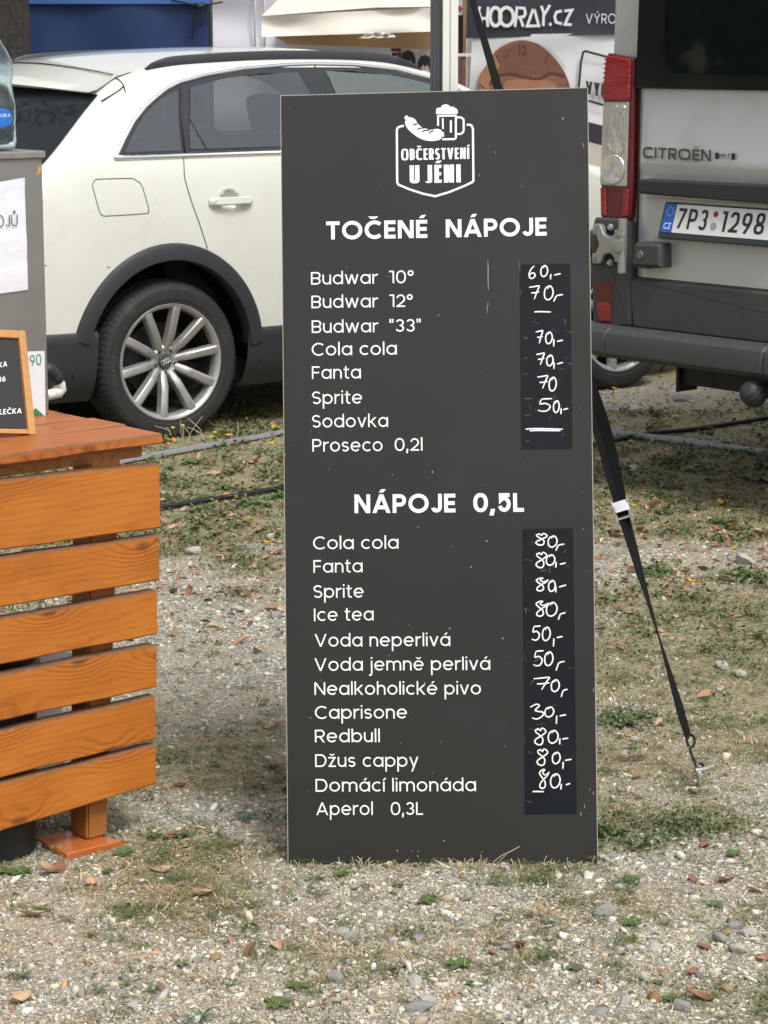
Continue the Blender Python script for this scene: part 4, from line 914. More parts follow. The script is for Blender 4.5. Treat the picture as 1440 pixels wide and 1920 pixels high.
# lower cladding and arches
def clad(name, x0, x1, z0, z1, off=.014):
    for s in (-1, 1):
        prof = [(z0, .0)] + [(z, off) for z in np.linspace(z0, z1 - .012, 9)] + [(z1, off - .008), (z1, -.004)]; q = len(prof)
        nn = 30; mb = MB(); mb.add([side_point(x0 + (x1 - x0) * i / nn, z, o_, s) for i in range(nn + 1) for z, o_ in prof], [(i * q + k, i * q + k + 1, i * q + q + 1 + k, i * q + q + k) for i in range(nn) for k in range(q - 1)])
        mb.build(name, M['black_plastic'], car, True, 40)
clad('sill_cladding', .40, 2.2, .20, .462); clad('bumper_cladding', -.84, -.36, .20, .502)
for ax in AX:
    for s in (-1, 1):
        mb = MB(); vs = []; nn = 48; pr = [(.438, -.05), (.438, .012), (.444, .022), (.498, .020), (.512, .012), (.516, -.006)]
        for i in range(nn + 1):
            a_ = R(6 + 160 * i / nn); k_ = 1.0
            for r_, o_ in pr:
                x = ax + .0 + r_ * cos(a_) * .94; z = .345 + r_ * sin(a_); vs.append(side_point(x, max(z, .2), o_, s))
        mb.add(vs, [(i * 6 + k, i * 6 + k + 1, i * 6 + 7 + k, i * 6 + 6 + k) for i in range(nn) for k in range(5)])
        mb.build('arch_trim', M['black_plastic'], car, True, 40)
# windows of both sides
for s in (-1, 1):
    mb = MB(); nz_, nx2 = 70, 330; zs_ = np.linspace(1.2325, 1.6045, nz_ + 1); row = []
    for z in zs_:
        xs = [a[0] + (b_[0] - a[0]) * (z - a[1]) / (b_[1] - a[1]) for a, b_ in zip(DLO, DLO[1:] + DLO[:1]) if (a[1] - z) * (b_[1] - z) <= 0 and abs(a[1] - b_[1]) > 1e-9]
        row.append((min(xs), max(xs)))
        for i in range(nx2 + 1): mb.v.append(side_point(row[-1][0] + (row[-1][1] - row[-1][0]) * i / nx2, z, .003, s))
    for j in range(nz_):
        zc = (zs_[j] + zs_[j + 1]) / 2; a_, b2 = (row[j][0] + row[j + 1][0]) / 2, (row[j][1] + row[j + 1][1]) / 2
        for i in range(nx2):
            if not in_glass(a_ + (b2 - a_) * (i + .5) / nx2, zc): k_ = j * (nx2 + 1) + i; mb.f.append((k_, k_ + 1, k_ + nx2 + 2, k_ + nx2 + 1))
    mb.build('window_surround', M['trimblack'], car, True)
    side_patch('window', M['carglass'], QW, .0065, nz=16, s=s); side_patch('window', M['carglass'], RD, .0065, nz=16, s=s); side_patch('window', M['frontglass'], FD, .0065, nz=16, s=s)
    mb = MB(); side_tube(mb, rpoly([(-.244, 1.226)] + DLO[1:-1] + [(2.15, 1.226)], .012, 3) + [(-.236, 1.226)], .0105, .002, s); mb.build('window_trim', M['chrome'], car, True)
for q__ in ([(.170, 1.375), (.19, 1.32), (.218, 1.25)],): mb = MB(); side_tube(mb, q__, .003, .007); mb.build('window_seal', M['gap'], car, True)
mb = MB()
side_tube(mb, [(.902, 1.60), (.945, 1.42), (.99, 1.24)], .004, .005); mb.build('window_seal', M['gap'], car, True); mb = MB()
side_tube(mb, [(.166, 1.515), (.128, 1.38), (.108, 1.24)], .005, .006)
mb.build('window_seal', M['gap'], car, True)
def seam(mb, pts, wd=.005, off=.0012, closed=False):
    vs = []; P_ = [Vector(p) for p in pts]; n2 = len(P_)
    for i, p in enumerate(P_):
        d_ = (P_[(i + 1) % n2] - P_[i - 1]) if closed else (P_[min(i + 1, n2 - 1)] - P_[max(i - 1, 0)])
        d_.normalize(); q = Vector((-d_.y, d_.x)) * wd / 2
        vs += [side_point(p.x - q.x, p.y - q.y, off), side_point(p.x + q.x, p.y + q.y, off)]
    fs = [(2 * i, 2 * i + 2, 2 * i + 3, 2 * i + 1) for i in range(n2 - 1)]
    if closed: fs.append((2 * n2 - 2, 0, 1, 2 * n2 - 1))
    mb.add(vs, fs)
mb = MB()
seam(mb, catmull([(.098, 1.222), (.09, 1.17), (.088, 1.127), (.112, 1.03), (.147, .934), (.185, .824)], 6), .0042)
mb.build('door_gap', M['gap'], car); mb = MB()
seam(mb, catmull([(1.0, 1.222), (1.02, 1.0), (1.03, .7), (1.02, .46)], 6)); mb.build('door_gap', M['gap'], car); mb = MB(); seam(mb, [(2.13, 1.2), (2.2, .9), (2.2, .46)]); mb.build('door_gap', M['gap'], car); mb = MB()
seam(mb, [(-.84, .806), (-.60, .795), (-.30, .772)], .004)
mb.build('bumper_seam', M['gap'], car)
fd = catmull([(-.366, 1.12), (-.352, 1.138), (-.33, 1.143), (-.19, 1.141), (-.165, 1.138), (-.135, 1.118), (-.123, 1.09), (-.106, 1.02), (-.106, 1.0), (-.124, .991), (-.30, .989), (-.33, .993), (-.344, 1.012), (-.362, 1.09)], 5, True)
mb = MB(); seam(mb, fd, .0032, .0014, True); mb.build('fuel_flap_gap', M['gap'], car)
# door handles: a scooped cup and a bar
mb = MB()
def cup(u, v):
    a_ = 2 * pi * u; r_ = v * 1.45; x = .308 + .055 * r_ * cos(a_); z = 1.028 + .048 * r_ * sin(a_); return side_point(x, z, .0012 - .028 * (1 - (r_ / 1.05) ** 2) if r_ < 1.05 else .0012 - .001 * max(0, r_ - 1.1) / .35)
mb.grid(cup, 36, 12); mb.build('handle_cup', M['ivory'], car, True)
mb = MB(); hx = [(.197, .010), (.206, .020), (.23, .030), (.31, .036), (.385, .031), (.412, .021), (.420, .010)]
vs = []
for x, o_ in hx:
    hh = .017 if .2 < x < .415 else .013
    for z, oo in ((1.026 - hh, o_ * .55), (1.026 - hh * .7, o_), (1.026 + hh * .7, o_), (1.026 + hh, o_ * .55)): vs.append(side_point(x, z, oo))
mb.add(vs, [(i * 4 + k, i * 4 + 4 + k, i * 4 + 5 + k, i * 4 + 1 + k) for i in range(len(hx) - 1) for k in range(3)] + [(0, 1, 2, 3), tuple(len(vs) - 4 + k for k in (3, 2, 1, 0))])
mb.build('door_handle', M['ivory'], car, True, 50)
# tail lamp edge, tailgate seam
lamp_poly = [(-.84, .985), (-.640, .985), (-.607, 1.02), (-.600, 1.06), (-.612, 1.10), (-.66, 1.11), (-.84, 1.11)]
side_patch('tail_lamp', M['red_lens_dark'], lamp_poly, .003)
mb = MB(); seam(mb, [(-.64, .983), (-.607, 1.02), (-.598, 1.06), (-.61, 1.102), (-.66, 1.112)], .007, .004); mb.build('lamp_edge', M['gap'], car)
# rear window and roof spoiler
mb = MB(); mb.grid(lambda u, v: top_point(-.612 + .40 * v, (u * 2 - 1) * 1.03, .004), 30, 16); mb.build('rear_window', M['rearglass'], car, True)
mb = MB()
nn = 24; pr = [(-.02, .002), (-.10, .012), (-.19, .022), (-.285, .046), (-.300, .040), (-.296, .022), (-.21, .006)]
vs = []
for i in range(nn + 1):
    fr = (i / nn * 2 - 1) * 1.04
    for x, o_ in pr:
        q_ = top_point(max(x, -.21), min(1, abs(fr)) * (1 if fr > 0 else -1), o_)
        bk_ = .15 + .85 * (1 - min(1, abs(fr)) ** 2); vs.append((q_[0] + min(0, x + .21) * bk_, q_[1] * (1.03 if abs(fr) > 1 else 1), q_[2] - (.03 * (-.21 - x) / .09 * bk_ if x < -.21 else 0) - (o_ * .6 * (1 - bk_))))
mb.add(vs, [(i * 7 + k, i * 7 + k + 1, i * 7 + 8 + k, i * 7 + 7 + k) for i in range(nn) for k in range(6)]); mb.build('spoiler', M['ivory'], car, True, 45)
mb = MB()
gp = catmull([(-.24, 1.462), (-.19, 1.483), (-.145, 1.503), (-.115, 1.522)], 5); mb.tube([side_point(a, b_, .001) for a, b_ in gp] + [corner_point(-.112 + .002 * i, t, .001) for i, t in enumerate((0, .25, .5, .75, 1))], .0034, 6)
pts_ = [Vector(top_point(-.105, fr, .0155)) for fr in np.linspace(-1, 1, 25)]
mb.tube(pts_, .003, 6); mb.build('tailgate_gap', M['gap'], car)
mb = MB()   # streak on the rear glass edge
# windscreen
mb = MB(); mb.grid(lambda u, v: top_point(1.60 + .68 * v, (u * 2 - 1) * 1.0, .004), 24, 12); mb.build('windscreen', M['carglass'], car, True)
# roof rails
for s in (-1, 1):
    mb = MB(); xs = np.linspace(.03, 1.52, 40); vs = []
    for x in xs:
        e_ = min(1, (x - .03) / .12, (1.52 - x) / .16); e_ = math.sqrt(max(e_, 0)) if e_ < 1 else 1
        _, wi, wE = section(x); y = s * (wE - .058); z = zt(x) - .006; hh = .004 + .034 * e_
        for dy, dz in ((-.016, 0), (-.016, hh * .75), (-.009, hh), (.009, hh), (.016, hh * .75), (.016, 0)): vs.append((x, y + dy, z + dz))
    mb.add(vs, [(i * 6 + k, i * 6 + 6 + k, i * 6 + 7 + k, i * 6 + 1 + k) for i in range(len(xs) - 1) for k in range(5)])
    mb.build('roof_rail', M['black_plastic'], car, True, 40)
# wheels
def make_wheel(ax, s):
    T0 = Matrix.Translation((ax + .006, 0, .341)) @ Matrix.Diagonal((1.028, 1, 1.028, 1)) @ (Matrix.Rotation(R(90), 4, 'X') if s < 0 else Matrix.Rotation(R(-90), 4, 'X'))
    yo = .90                                   # outer face; profile heights count outwards along the axle
    mb = MB()
    ring = [(.224, yo - .055), (.226, yo - .03), (.231, yo - .016), (.240, yo - .009), (.247, yo - .007), (.251, yo - .012), (.247, yo - .02), (.235, yo - .03)]
    mb.lathe(ring, 72, T0)
    for k in range(10):
        Tk_ = T0 @ Matrix.Rotation(2 * pi * (k + .25) / 10 + R(0), 4, 'Z')
        prof = [(.045, .036, .016, yo - .060), (.085, .044, .022, yo - .042), (.10, .044, .024, yo - .033), (.13, .044, .025, yo - .026), (.18, .045, .026, yo - .018), (.232, .048, .028, yo - .010), (.240, .049, .028, yo - .012)]
        vs = []
        for r_, wb, wf, y_ in prof: vs += [(r_, -wb / 2, y_ - .032), (r_, -wf / 2 - .004, y_ - .004), (r_, -wf / 2 + .002, y_), (r_, wf / 2 - .002, y_ + .0005), (r_, wf / 2 + .004, y_ - .004), (r_, wb / 2, y_ - .032)]
        mb.add(vs, [(i * 6 + q, i * 6 + 6 + q, i * 6 + 7 + q, i * 6 + 1 + q) for i in range(6) for q in range(5)], Tk_)
    mb.lathe([(.0, yo - .066), (.040, yo - .064), (.056, yo - .058), (.068, yo - .066), (.072, yo - .10)], 48, T0)
    wh = mb.build('wheel', M['alloy'], car, True, 35)
    mb = MB()
    prof = [(.236, yo - .22), (.245, yo - .226), (.29, yo - .233), (.318, yo - .222), (.334, yo - .20), (.341, yo - .178), (.343, yo - .15), (.335, yo - .149), (.335, yo - .141), (.344, yo - .14), (.345, yo - .105), (.336, yo - .104), (.336, yo - .096), (.344, yo - .095),
            (.342, yo - .062), (.334, yo - .061), (.334, yo - .055), (.341, yo - .054), (.337, yo - .036), (.328, yo - .018), (.318, yo - .008), (.311, yo - .0055), (.308, yo - .003), (.285, yo - .0), (.266, yo - .002), (.263, yo - .0045), (.252, yo - .006), (.248, yo - .016)]
    mb.lathe(prof, 300, T0, mod=lambda j, k, r: r - (.004 if ((k + j // 6) % 4 == 0 and j in (13, 14, 17, 18, 19, 4, 5)) else 0)); mb.build('tyre', M['rubber'], wh, True, 28)
    mb = MB(); mb.lathe([(0, yo - .052), (.030, yo - .053), (.034, yo - .058), (.034, yo - .068)], 32, T0); cap = mb.build('hub_cap', M['grey_plastic'], wh, True, 35)
    mb = MB()
    for i in range(4):
        tt = Matrix.Translation(((i - 1.5) * .0115, 0, yo - .0515)); mb.tube([(.0085 * cos(a_), .0085 * sin(a_), 0) for a_ in np.linspace(0, 2 * pi, 17)], .0014, 6, T0 @ Matrix.Rotation(R(20), 4, 'Z') @ tt)
    mb.build('ring_emblem', M['chrome'], cap, True)
    mb = MB()
    for k in range(5):
        tt = Matrix.Rotation(2 * pi * (k + .5) / 5 + .3, 4, 'Z') @ Matrix.Translation((.052, 0, 0)); mb.lathe([(0, yo - .0575), (.0085, yo - .0572), (.0088, yo - .07)], 12, T0 @ tt)
    mb.build('wheel_bolt', M['dark'], wh)
    mb = MB(); mb.lathe([(.0, yo - .14), (.15, yo - .135), (.158, yo - .137), (.158, yo - .165)], 40, T0); mb.build('brake_disc', M['barrel'], wh, True, 35); mb = MB(); mb.lathe([(.205, yo - .21), (.214, yo - .12), (.224, yo - .055)], 60, T0); mb.build('rim_barrel', M['barrel'], wh, True)
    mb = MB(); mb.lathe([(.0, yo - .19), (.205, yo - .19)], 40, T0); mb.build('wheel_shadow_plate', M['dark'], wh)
    if s < 0 and ax < 1:
        mb = MB(); tmp = MB(); text(tmp, 'OUAISS', 0, 0, .022, .13, w=.16, sp=.3)
        mb.add([(((.276 + y) * cos(R(196) - x / .28)), ((.276 + y) * sin(R(196) - x / .28)), yo + .0008) for x, y, z in tmp.v], tmp.f, T0); mb.build('tyre_lettering', M['grey_plastic'], bpy.data.objects[wh.name])
for ax in AX:
    for s in (-1, 1): make_wheel(ax, s)
mb = MB(); mb.box((1.3, 0, .26), (3.9, 1.5, .1)); mb.build('underbody', M['dark'], car)
# seats, dashboard and headliner seen through the glass
def seat(x, y, wd=.50, hw=.26):
    mb = MB(); mb.box((x + .22, y, .62), (.52, wd, .18), bev=.05); mb.box((0, 0, .32), (.14, wd, .64), Matrix.Translation((x, y, .66)) @ Matrix.Rotation(R(-14), 4, 'Y'), bev=.05); st__ = mb.build('seat', M['seat'], car, True, 50)
    mb = MB(); mb.box((0, 0, .74), (.09, hw, .17), Matrix.Translation((x, y, .66)) @ Matrix.Rotation(R(-12), 4, 'Y'), bev=.04); mb.build('headrest', M['seat'], st__, True, 50)
for x, y, wd in [(1.02, -.37, .5), (1.02, .37, .5), (.22, -.40, .46), (.22, .40, .46)]: seat(x, y, wd)
mb = MB(); mb.box((1.95, 0, .98), (.4, 1.4, .22), bev=.05); mb.build('dashboard', M['seat'], car, True, 50)
mb = MB(); mb.tube([Vector((1.58, .37, 1.06)) + Matrix.Rotation(R(-25), 3, 'Y') @ Vector((0, .18 * cos(a), .18 * sin(a))) for a in np.linspace(0, 2 * pi, 25)], .014, 8); mb.build('steering_wheel', M['seat'], car, True)
# wing mirror and head lamp of the visible side
mb = MB(); q_ = side_point(1.86, 1.27, .0); bm = bmesh.new(); bmesh.ops.create_uvsphere(bm, u_segments=20, v_segments=12, radius=1)
for v in bm.verts: v.co = Vector((q_[0] + v.co.x * .06, q_[1] - .10 + v.co.y * .11, q_[2] + .0 + v.co.z * .075))
mb.frombm(bm); mb.build('wing_mirror', M['ivory'], car, True)
side_patch('head_lamp', M['clear_lens'], [(3.05, .80), (3.28, .80), (3.30, .92), (3.0, .93)], .004)

# ------------------------------------------------------------------ silver van, back doors towards the camera (x across, y forward, z up)
AV = R(48); OV = np.array([.85642, 9.39825, 0]); Mv = frame(OV, -AV)
van = empty('parked_van', Mv, 'dirty silver panel van seen from behind with dark rear window', 'van')
VW, VL, VH = 2.05, 5.2, 2.5
def vring(z):
    ins = .0 + .035 * max(0, (z - 1.0) / 1.5) + (.14 * max(0, (z - 2.3) / .2) ** 2)
    a_, r_ = ins, .05; return [(p[0], p[1], z) for p in rpoly([(a_, .01), (VW - a_, .01), (VW - a_, VL), (a_, VL)], [.028, .028, .3, .3], 6)]
mb = MB(); zs = [.60, .8, 1.0, 1.25, 1.5, 1.75, 2.0, 2.2, 2.3, 2.38, 2.44, 2.48, 2.5]; rg = [vring(z) for z in zs]; n_ = len(rg[0])
mb.v = [p for r_ in rg for p in r_]; mb.f = [(j * n_ + i, j * n_ + (i + 1) % n_, (j + 1) * n_ + (i + 1) % n_, (j + 1) * n_ + i) for j in range(len(zs) - 1) for i in range(n_)] + [tuple(range((len(zs) - 1) * n_, len(zs) * n_)), tuple(range(n_ - 1, -1, -1))]
mb.build('body', M['silver'], van, True, 35)
def vp(name, mat, poly, y0, y1, ch=.003, parent=None, smooth=False):
    """outline in the plane of the back doors, standing from y0 to y1 towards the camera"""
    mb = MB(); mb.prism(poly, -y0, -y1, UZ, ch=ch); return mb.build(name, mat, parent or van, smooth, 30 if smooth else None)
mb = MB(); mb.tube([(.174, .006, .80), (.174, .006, 2.3)], .007, 8); mb.build('door_seal', M['gap'], van); mb = MB(); mb.tube([(1.02, .004, .80), (1.02, .004, 2.3)], .009, 8); mb.build('door_seal', M['gap'], van)
# back door skins: left leaf with its folded lower part
lf = rpoly([(.182, .822), (1.02, .822), (1.02, 2.3), (.182, 2.3)], .012, 3)
def door_leaf(x0, x1):
    rows = [(.822, .006), (.826, .014), (1.20, .016), (1.218, .016), (1.255, .034), (1.275, .036), (1.285, .034), (1.535, .022), (2.1, .012), (2.3, .008)]
    mb = MB(); nx_ = 24; vs = []
    for z, o_ in rows:
        for i in range(nx_ + 1):
            x = x0 + (x1 - x0) * i / nx_; e_ = min(1, (x - x0) / .012, (x1 - x) / .012); vs.append((x, .012 - o_ * (.25 + .75 * max(e_, 0)) - .004, z))
    q = nx_ + 1; mb.add(vs, [(j * q + i, j * q + i + 1, (j + 1) * q + i + 1, (j + 1) * q + i) for j in range(len(rows) - 1) for i in range(nx_)])
    return mb.build('back_door', M['silver'], van, True, 40)
dl = door_leaf(.180, 1.015); dr = door_leaf(1.025, 1.87)
# handle strip, plate recess
YD = -.030
vp('handle_strip', M['black_plastic'], rpoly([(.231, 1.149), (.245, 1.147), (1.0, 1.138), (1.0, 1.21), (.24, 1.203), (.229, 1.195)], .006, 3), -.004, -.062, .008, dl)
mb = MB(); rc = rpoly([(.215, 1.135), (.222, 1.02), (.262, .975), (.99, .965), (.99, 1.135)], [.01, .03, .03, .02, .01], 5); mb.prism(rc, .004, .0095, UZ, ch=.004); mb.build('plate_recess', M['silver'], dl, True, 40)
# number plate, bottom standing out
Tp = Matrix.Translation((.334, -.062, .987)) @ Matrix.Rotation(R(-17), 4, 'X') @ UZ
pf_ = rpoly([(0, 0), (.566, 0), (.566, .139), (0, .139)], .008, 3); mb = MB(); mb.prism(pf_, -.012, 0, Tp, ch=.002); npl = mb.build('number_plate', M['black_plastic'], dl)
mb = MB(); mb.prism(rpoly([(.064, .024), (.558, .024), (.558, .133), (.064, .133)], .003, 2), .0, .001, Tp); mb.build('plate_face', M['plate'], npl)
mb = MB(); mb.prism([(.008, .024), (.0638, .024), (.0638, .133), (.008, .133)], .0, .001, Tp); mb.build('plate_band', M['plate_blue'], npl)
mb = MB()
for k in range(12):
    a_ = 2 * pi * k / 12; mb.prism([(.037 + .016 * cos(a_) + .0024 * cos(t), .103 + .016 * sin(a_) + .0024 * sin(t)) for t in np.arange(0, 2 * pi, 1.25)], .001, .0013, Tp)
mb.build('star_ring', M['star'], npl)
mb = MB(); text(mb, 'CZ', .019, .036, .024, .054, w=.17, T=Tp, z=.0014); mb.build('band_letters', M['vinyl'], npl)
mb = MB(); text(mb, '7P3', .080, .041, .078, .226, w=.15, k=.74, sp=.16, e=2.8, T=Tp, z=.0014); mb.build('plate_letters', M['plate_ink'], npl); mb = MB(); text(mb, '1298', .294, .041, .078, .498, w=.15, k=.74, sp=.16, e=2.8, T=Tp, z=.0014); mb.build('plate_number', M['plate_ink'], npl)
mb = MB(); mb.prism([(.260 + .0165 * cos(t), .105 + .0165 * sin(t)) for t in np.linspace(0, 2 * pi, 18, endpoint=False)], .001, .0014, Tp); sl_ = mb.build('seal', M['vinyl'], npl)
mb = MB(); mb.prism([(.260 + .0125 * cos(t), .105 + .0125 * sin(t)) for t in np.linspace(0, 2 * pi, 14, endpoint=False)], .0014, .0017, Tp); mb.build('seal_red', M['red_lens'], npl)
mb = MB(); mb.prism([(.260 + .016 * cos(t), .058 + .016 * sin(t)) for t in np.linspace(0, 2 * pi, 18, endpoint=False)], .001, .0014, Tp); mb.build('seal_silver', M['alu'], npl)
mb = MB(); text(mb, 'AUTOHAUS HILT', .085, .007, .010, .24, w=.16, T=Tp, z=.0006); mb.build('frame_lettering', M['grey_plastic'], npl); mb = MB(); text(mb, '07195 90207', .33, .007, .010, .47, w=.16, T=Tp, z=.0006); mb.build('frame_lettering', M['grey_plastic'], npl)
# window: dark band with the pane inset
vp('window', M['vanband'], rpoly([(.176, 1.540), (1.008, 1.543), (1.008, 2.25), (.196, 2.25)], .015, 3), -.008, -.031, .004, dl)
vp('pane', M['vanglass'], rpoly([(.325, 1.598), (.95, 1.598), (.95, 2.18), (.32, 2.18)], [.09, .05, .05, .05], 6), -.031, -.0325, .001, bpy.data.objects['window'] if False else dl)
vp('window', M['vanband'], rpoly([(1.03, 1.543), (1.86, 1.543), (1.84, 2.25), (1.03, 2.25)], .015, 3), -.008, -.031, .004, dr)
# lettering on the door
mb = MB(); Tl = Matrix.Translation((0, -.0225, 0)) @ Matrix.Rotation(R(0), 4, 'X') @ UZ
text(mb, 'CITROËN', .228, 1.281, .042, .563, w=.2, k=1.5, sp=.3, e=2.6, T=Matrix.Translation((0, -.031, 0)) @ UZ, z=.003)
sol = mb.build('badge_lettering', M['badge'], dl); md = sol.modifiers.new('thick', 'SOLIDIFY'); md.thickness = .004; md.offset = 0
mb = MB(); mb.prism([(.583, 1.291), (.60, 1.291), (.60, 1.314), (.583, 1.314)], .0325, .034, UZ); mb.prism([(.661, 1.291), (.678, 1.291), (.678, 1.314), (.661, 1.314)], .0325, .034, UZ); text(mb, 'HILT', .604, 1.299, .012, .657, w=.2, T=Matrix.Translation((0, -.0335, 0)) @ UZ); mb.prism([(.604, 1.293), (.657, 1.293), (.657, 1.2945), (.604, 1.2945)], .033, .034, UZ)
mb.build('dealer_sticker', M['plate_ink'], dl)
# tail lamp
lo_ = [(.003, 1.04), (.157, 1.045), (.166, 1.20), (.163, 1.33), (.163, 1.54), (.160, 1.655), (.022, 1.672), (.006, 1.50), (-.003, 1.29)]
lampb = vp('tail_lamp', M['red_lens_dark'], rpoly(lo_, .01, 3), .06, -.022, .006, None, True)
vp('brake_lens', M['red_lens'], rpoly([(.006, 1.495), (.148, 1.495), (.150, 1.648), (.022, 1.664)], .008, 3), -.02, -.030, .004, lampb, True)
vp('clear_lens', M['clear_lens'], rpoly([(.0, 1.168), (.010, 1.486), (.142, 1.49), (.138, 1.168)], .006, 3), -.02, -.027, .003, lampb, True)
vp('reflector', M['reflector'], rpoly([(.034, 1.31), (.05, 1.475), (.132, 1.48), (.128, 1.30), (.095, 1.285)], .02, 4), -.026, -.031, .003, lampb, True)
mb = MB(); Tr = Matrix.Translation((.068, -.026, 1.232)) @ UZ; mb.lathe([(0, -.0), (.03, .004), (.05, .0075), (.056, .007), (.060, .002), (.060, -.004)], 36, Tr @ Matrix.Diagonal((1.08, 1, 1, 1))); mb.build('round_reflector', M['reflector'], lampb, True, 40)
vp('lower_lens', M['red_lens'], rpoly([(.008, 1.05), (.036, 1.05), (.032, 1.158), (.003, 1.158)], .004, 2), -.02, -.028, .003, lampb)
vp('lower_lens', M['red_lens'], rpoly([(.118, 1.05), (.148, 1.055), (.150, 1.158), (.122, 1.158)], .004, 2), -.02, -.028, .003, lampb)
mb = MB()
for i in range(9): mb.box((.014 + .0011 * i, -.0285, 1.508 + i * .0175), (.014, .006, .006), bev=.001)
mb.build('lens_rib', M['red_lens'], lampb)
# lower black trim, bumper, corner
vp('lower_trim', M['grey_plastic'], rpoly([(.168, .818), (1.86, .818), (1.86, .63), (.186, .63)], .006, 3), .04, -.03, .008, dl)
vp('corner_trim', M['grey_plastic'], rpoly([(-.022, .60), (.180, .632), (.166, 1.03), (.14, 1.043), (-.012, 1.04), (-.04, .90)], [.02, .01, .01, .01, .01, .02], 4), .25, -.035, .012, None, True)
vp('corner_cap', M['grey_plastic'], rpoly([(-.018, .995), (.150, .997), (.142, 1.046), (-.002, 1.044)], .008, 3), .02, -.052, .008)
vp('corner_cap', M['grey_plastic'], rpoly([(-.05, .862), (.145, .858), (.150, .878), (-.045, .884)], .004, 2), .02, -.046, .005)
rl_ = vp('fog_lamp', M['red_lens_dark'], rpoly([(-.010, .792), (.077, .795), (.083, .640), (.016, .637)], .006, 3), .0, -.040, .003)
vp('fog_lens', M['red_lens'], rpoly([(.006, .715), (.078, .715), (.080, .645), (.020, .642)], .004, 2), -.039, -.043, .002, rl_)
mb = MB(); pr = [(.632, -.03), (.638, -.09), (.634, -.135), (.618, -.155), (.590, -.162), (.540, -.160), (.518, -.13), (.512, .0)]
xs = [-.03, -.01, .03, .09, .16, .166, .170, .30, .52, .526, .75, .92, .926, .935, .945, .952, 1.4, 1.86, 1.93, 1.98, 2.02, 2.05, 2.07]; vs = []
for x in xs:
    k_ = 1 - .72 * (max(0, (.10 - x) / .13)) ** 1.6 - .72 * (max(0, (x - 1.95) / .13)) ** 1.6; k_ = max(k_, .12)
    g_ = .010 if x in (.166, .935) else 0
    lowr = 0 if x > .16 else .0
    for z, y in pr: vs.append((x, y * k_ + g_, z - (.0 if z > .57 else lowr)))
mb.add(vs, [(i * 8 + k, i * 8 + 8 + k, i * 8 + 9 + k, i * 8 + 1 + k) for i in range(len(xs) - 1) for k in range(7)] + [tuple(range(8)), tuple(range(len(vs) - 1, len(vs) - 9, -1))]); mb.build('bumper', M['grey_plastic'], van, True, 30)
# hinge
mb = MB(); Th = Matrix.Translation((0, -.052, 0)) @ UZ
def bar2(p, q, wd, z0, z1): d_ = (Vector(q) - Vector(p)).normalized(); n2 = Vector((-d_.y, d_.x)) * wd / 2; mb.prism([tuple(Vector(p) - n2), tuple(Vector(q) - n2), tuple(Vector(q) + n2), tuple(Vector(p) + n2)], z0, z1, Th, ch=.003)
mb.prism(rpoly([(.012, 1.022), (.050, 1.022), (.068, .985), (.098, .972), (.150, 1.006), (.172, 1.006), (.172, .882), (.150, .882), (.098, .916), (.068, .905), (.050, .868), (.012, .868), (.024, .905), (.046, .945), (.024, .985)], .012, 4), .0, .022, Th, ch=.004)
mb.box((.026, -.062, 1.0), (.03, .024, .038), bev=.004); mb.box((.026, -.062, .888), (.03, .024, .038), bev=.004); mb.box((.150, -.064, .992), (.04, .03, .03), bev=.004); mb.box((.150, -.064, .898), (.04, .03, .03), bev=.004)
mb.tube([(.165, -.07, .842), (.165, -.07, .905)], .017, 16); mb.tube([(.165, -.07, .985), (.165, -.07, 1.05)], .017, 16); mb.tube([(.165, -.07, .90), (.165, -.07, .99)], .0135, 16); mb.box((.15, -.075, .945), (.05, .03, .05), bev=.006)
mb.build('hinge', M['hinge'], van, True, 35)
mb = MB()
for z in (1.012, .875): mb.lathe([(0, .012), (.008, .012), (.010, .004), (.013, .003), (.013, 0)], 14, Matrix.Translation((.088, -.053, z)) @ UZ)
mb.build('hinge_bolt', M['alu'], van, True, 35)
db = vp('door_stop', M['grey_plastic'], rpoly([(.213, .868), (.222, .964), (.357, .966), (.361, .873), (.30, .873), (.296, .866)], [.012, .02, .012, .008, .004, .004], 4), -.0, -.075, .012, None, True)
mb = MB(); mb.lathe([(0, .004), (.014, .004), (.016, 0)], 20, Matrix.Translation((.262, -.076, .918)) @ UZ); mb.build('stop_button', pm('dull_olive_rubber', (.16, .15, .11), .6), db)
# tow bar and underside
mb = MB(); mb.box((1.1, -.02, .485), (1.25, .09, .085), bev=.006); mb.box((.47, -.03, .475), (.012, .11, .12)); mb.box((.63, -.066, .485), (.006, .004, .08)); mb.build('tow_bar', M['black_steel'], van)
mb = MB(); mb.lathe([(0, .052), (.02, .05), (.036, .04), (.046, .02), (.047, 0), (.04, -.03), (.028, -.045), (.0, -.05)], 14, Matrix.Translation((.875, -.13, .455)) @ Matrix.Rotation(R(50), 4, 'X')); mb.tube([(.89, -.02, .47), (.88, -.09, .46)], .03, 10); mb.build('tow_ball_cap', M['black_plastic'], van)
mb = MB(); mb.box((1.02, 2.7, .48), (1.7, 4.6, .12)); mb.box((1.02, .8, .36), (1.5, .12, .12)); mb.build('underbody', M['dark'], van)
for x in (.13, 1.92):
    for y in (1.6, 4.4):
        mb = MB(); T = Matrix.Translation((x, y, .34)) @ Matrix.Rotation(R(90), 4, 'Y'); mb.lathe([(.2, -.1), (.30, -.11), (.335, -.09), (.34, 0), (.335, .09), (.30, .11), (.2, .1), (.19, .06), (0, .05)], 48, T); mb.build('wheel', M['rubber'], van, True, 40)

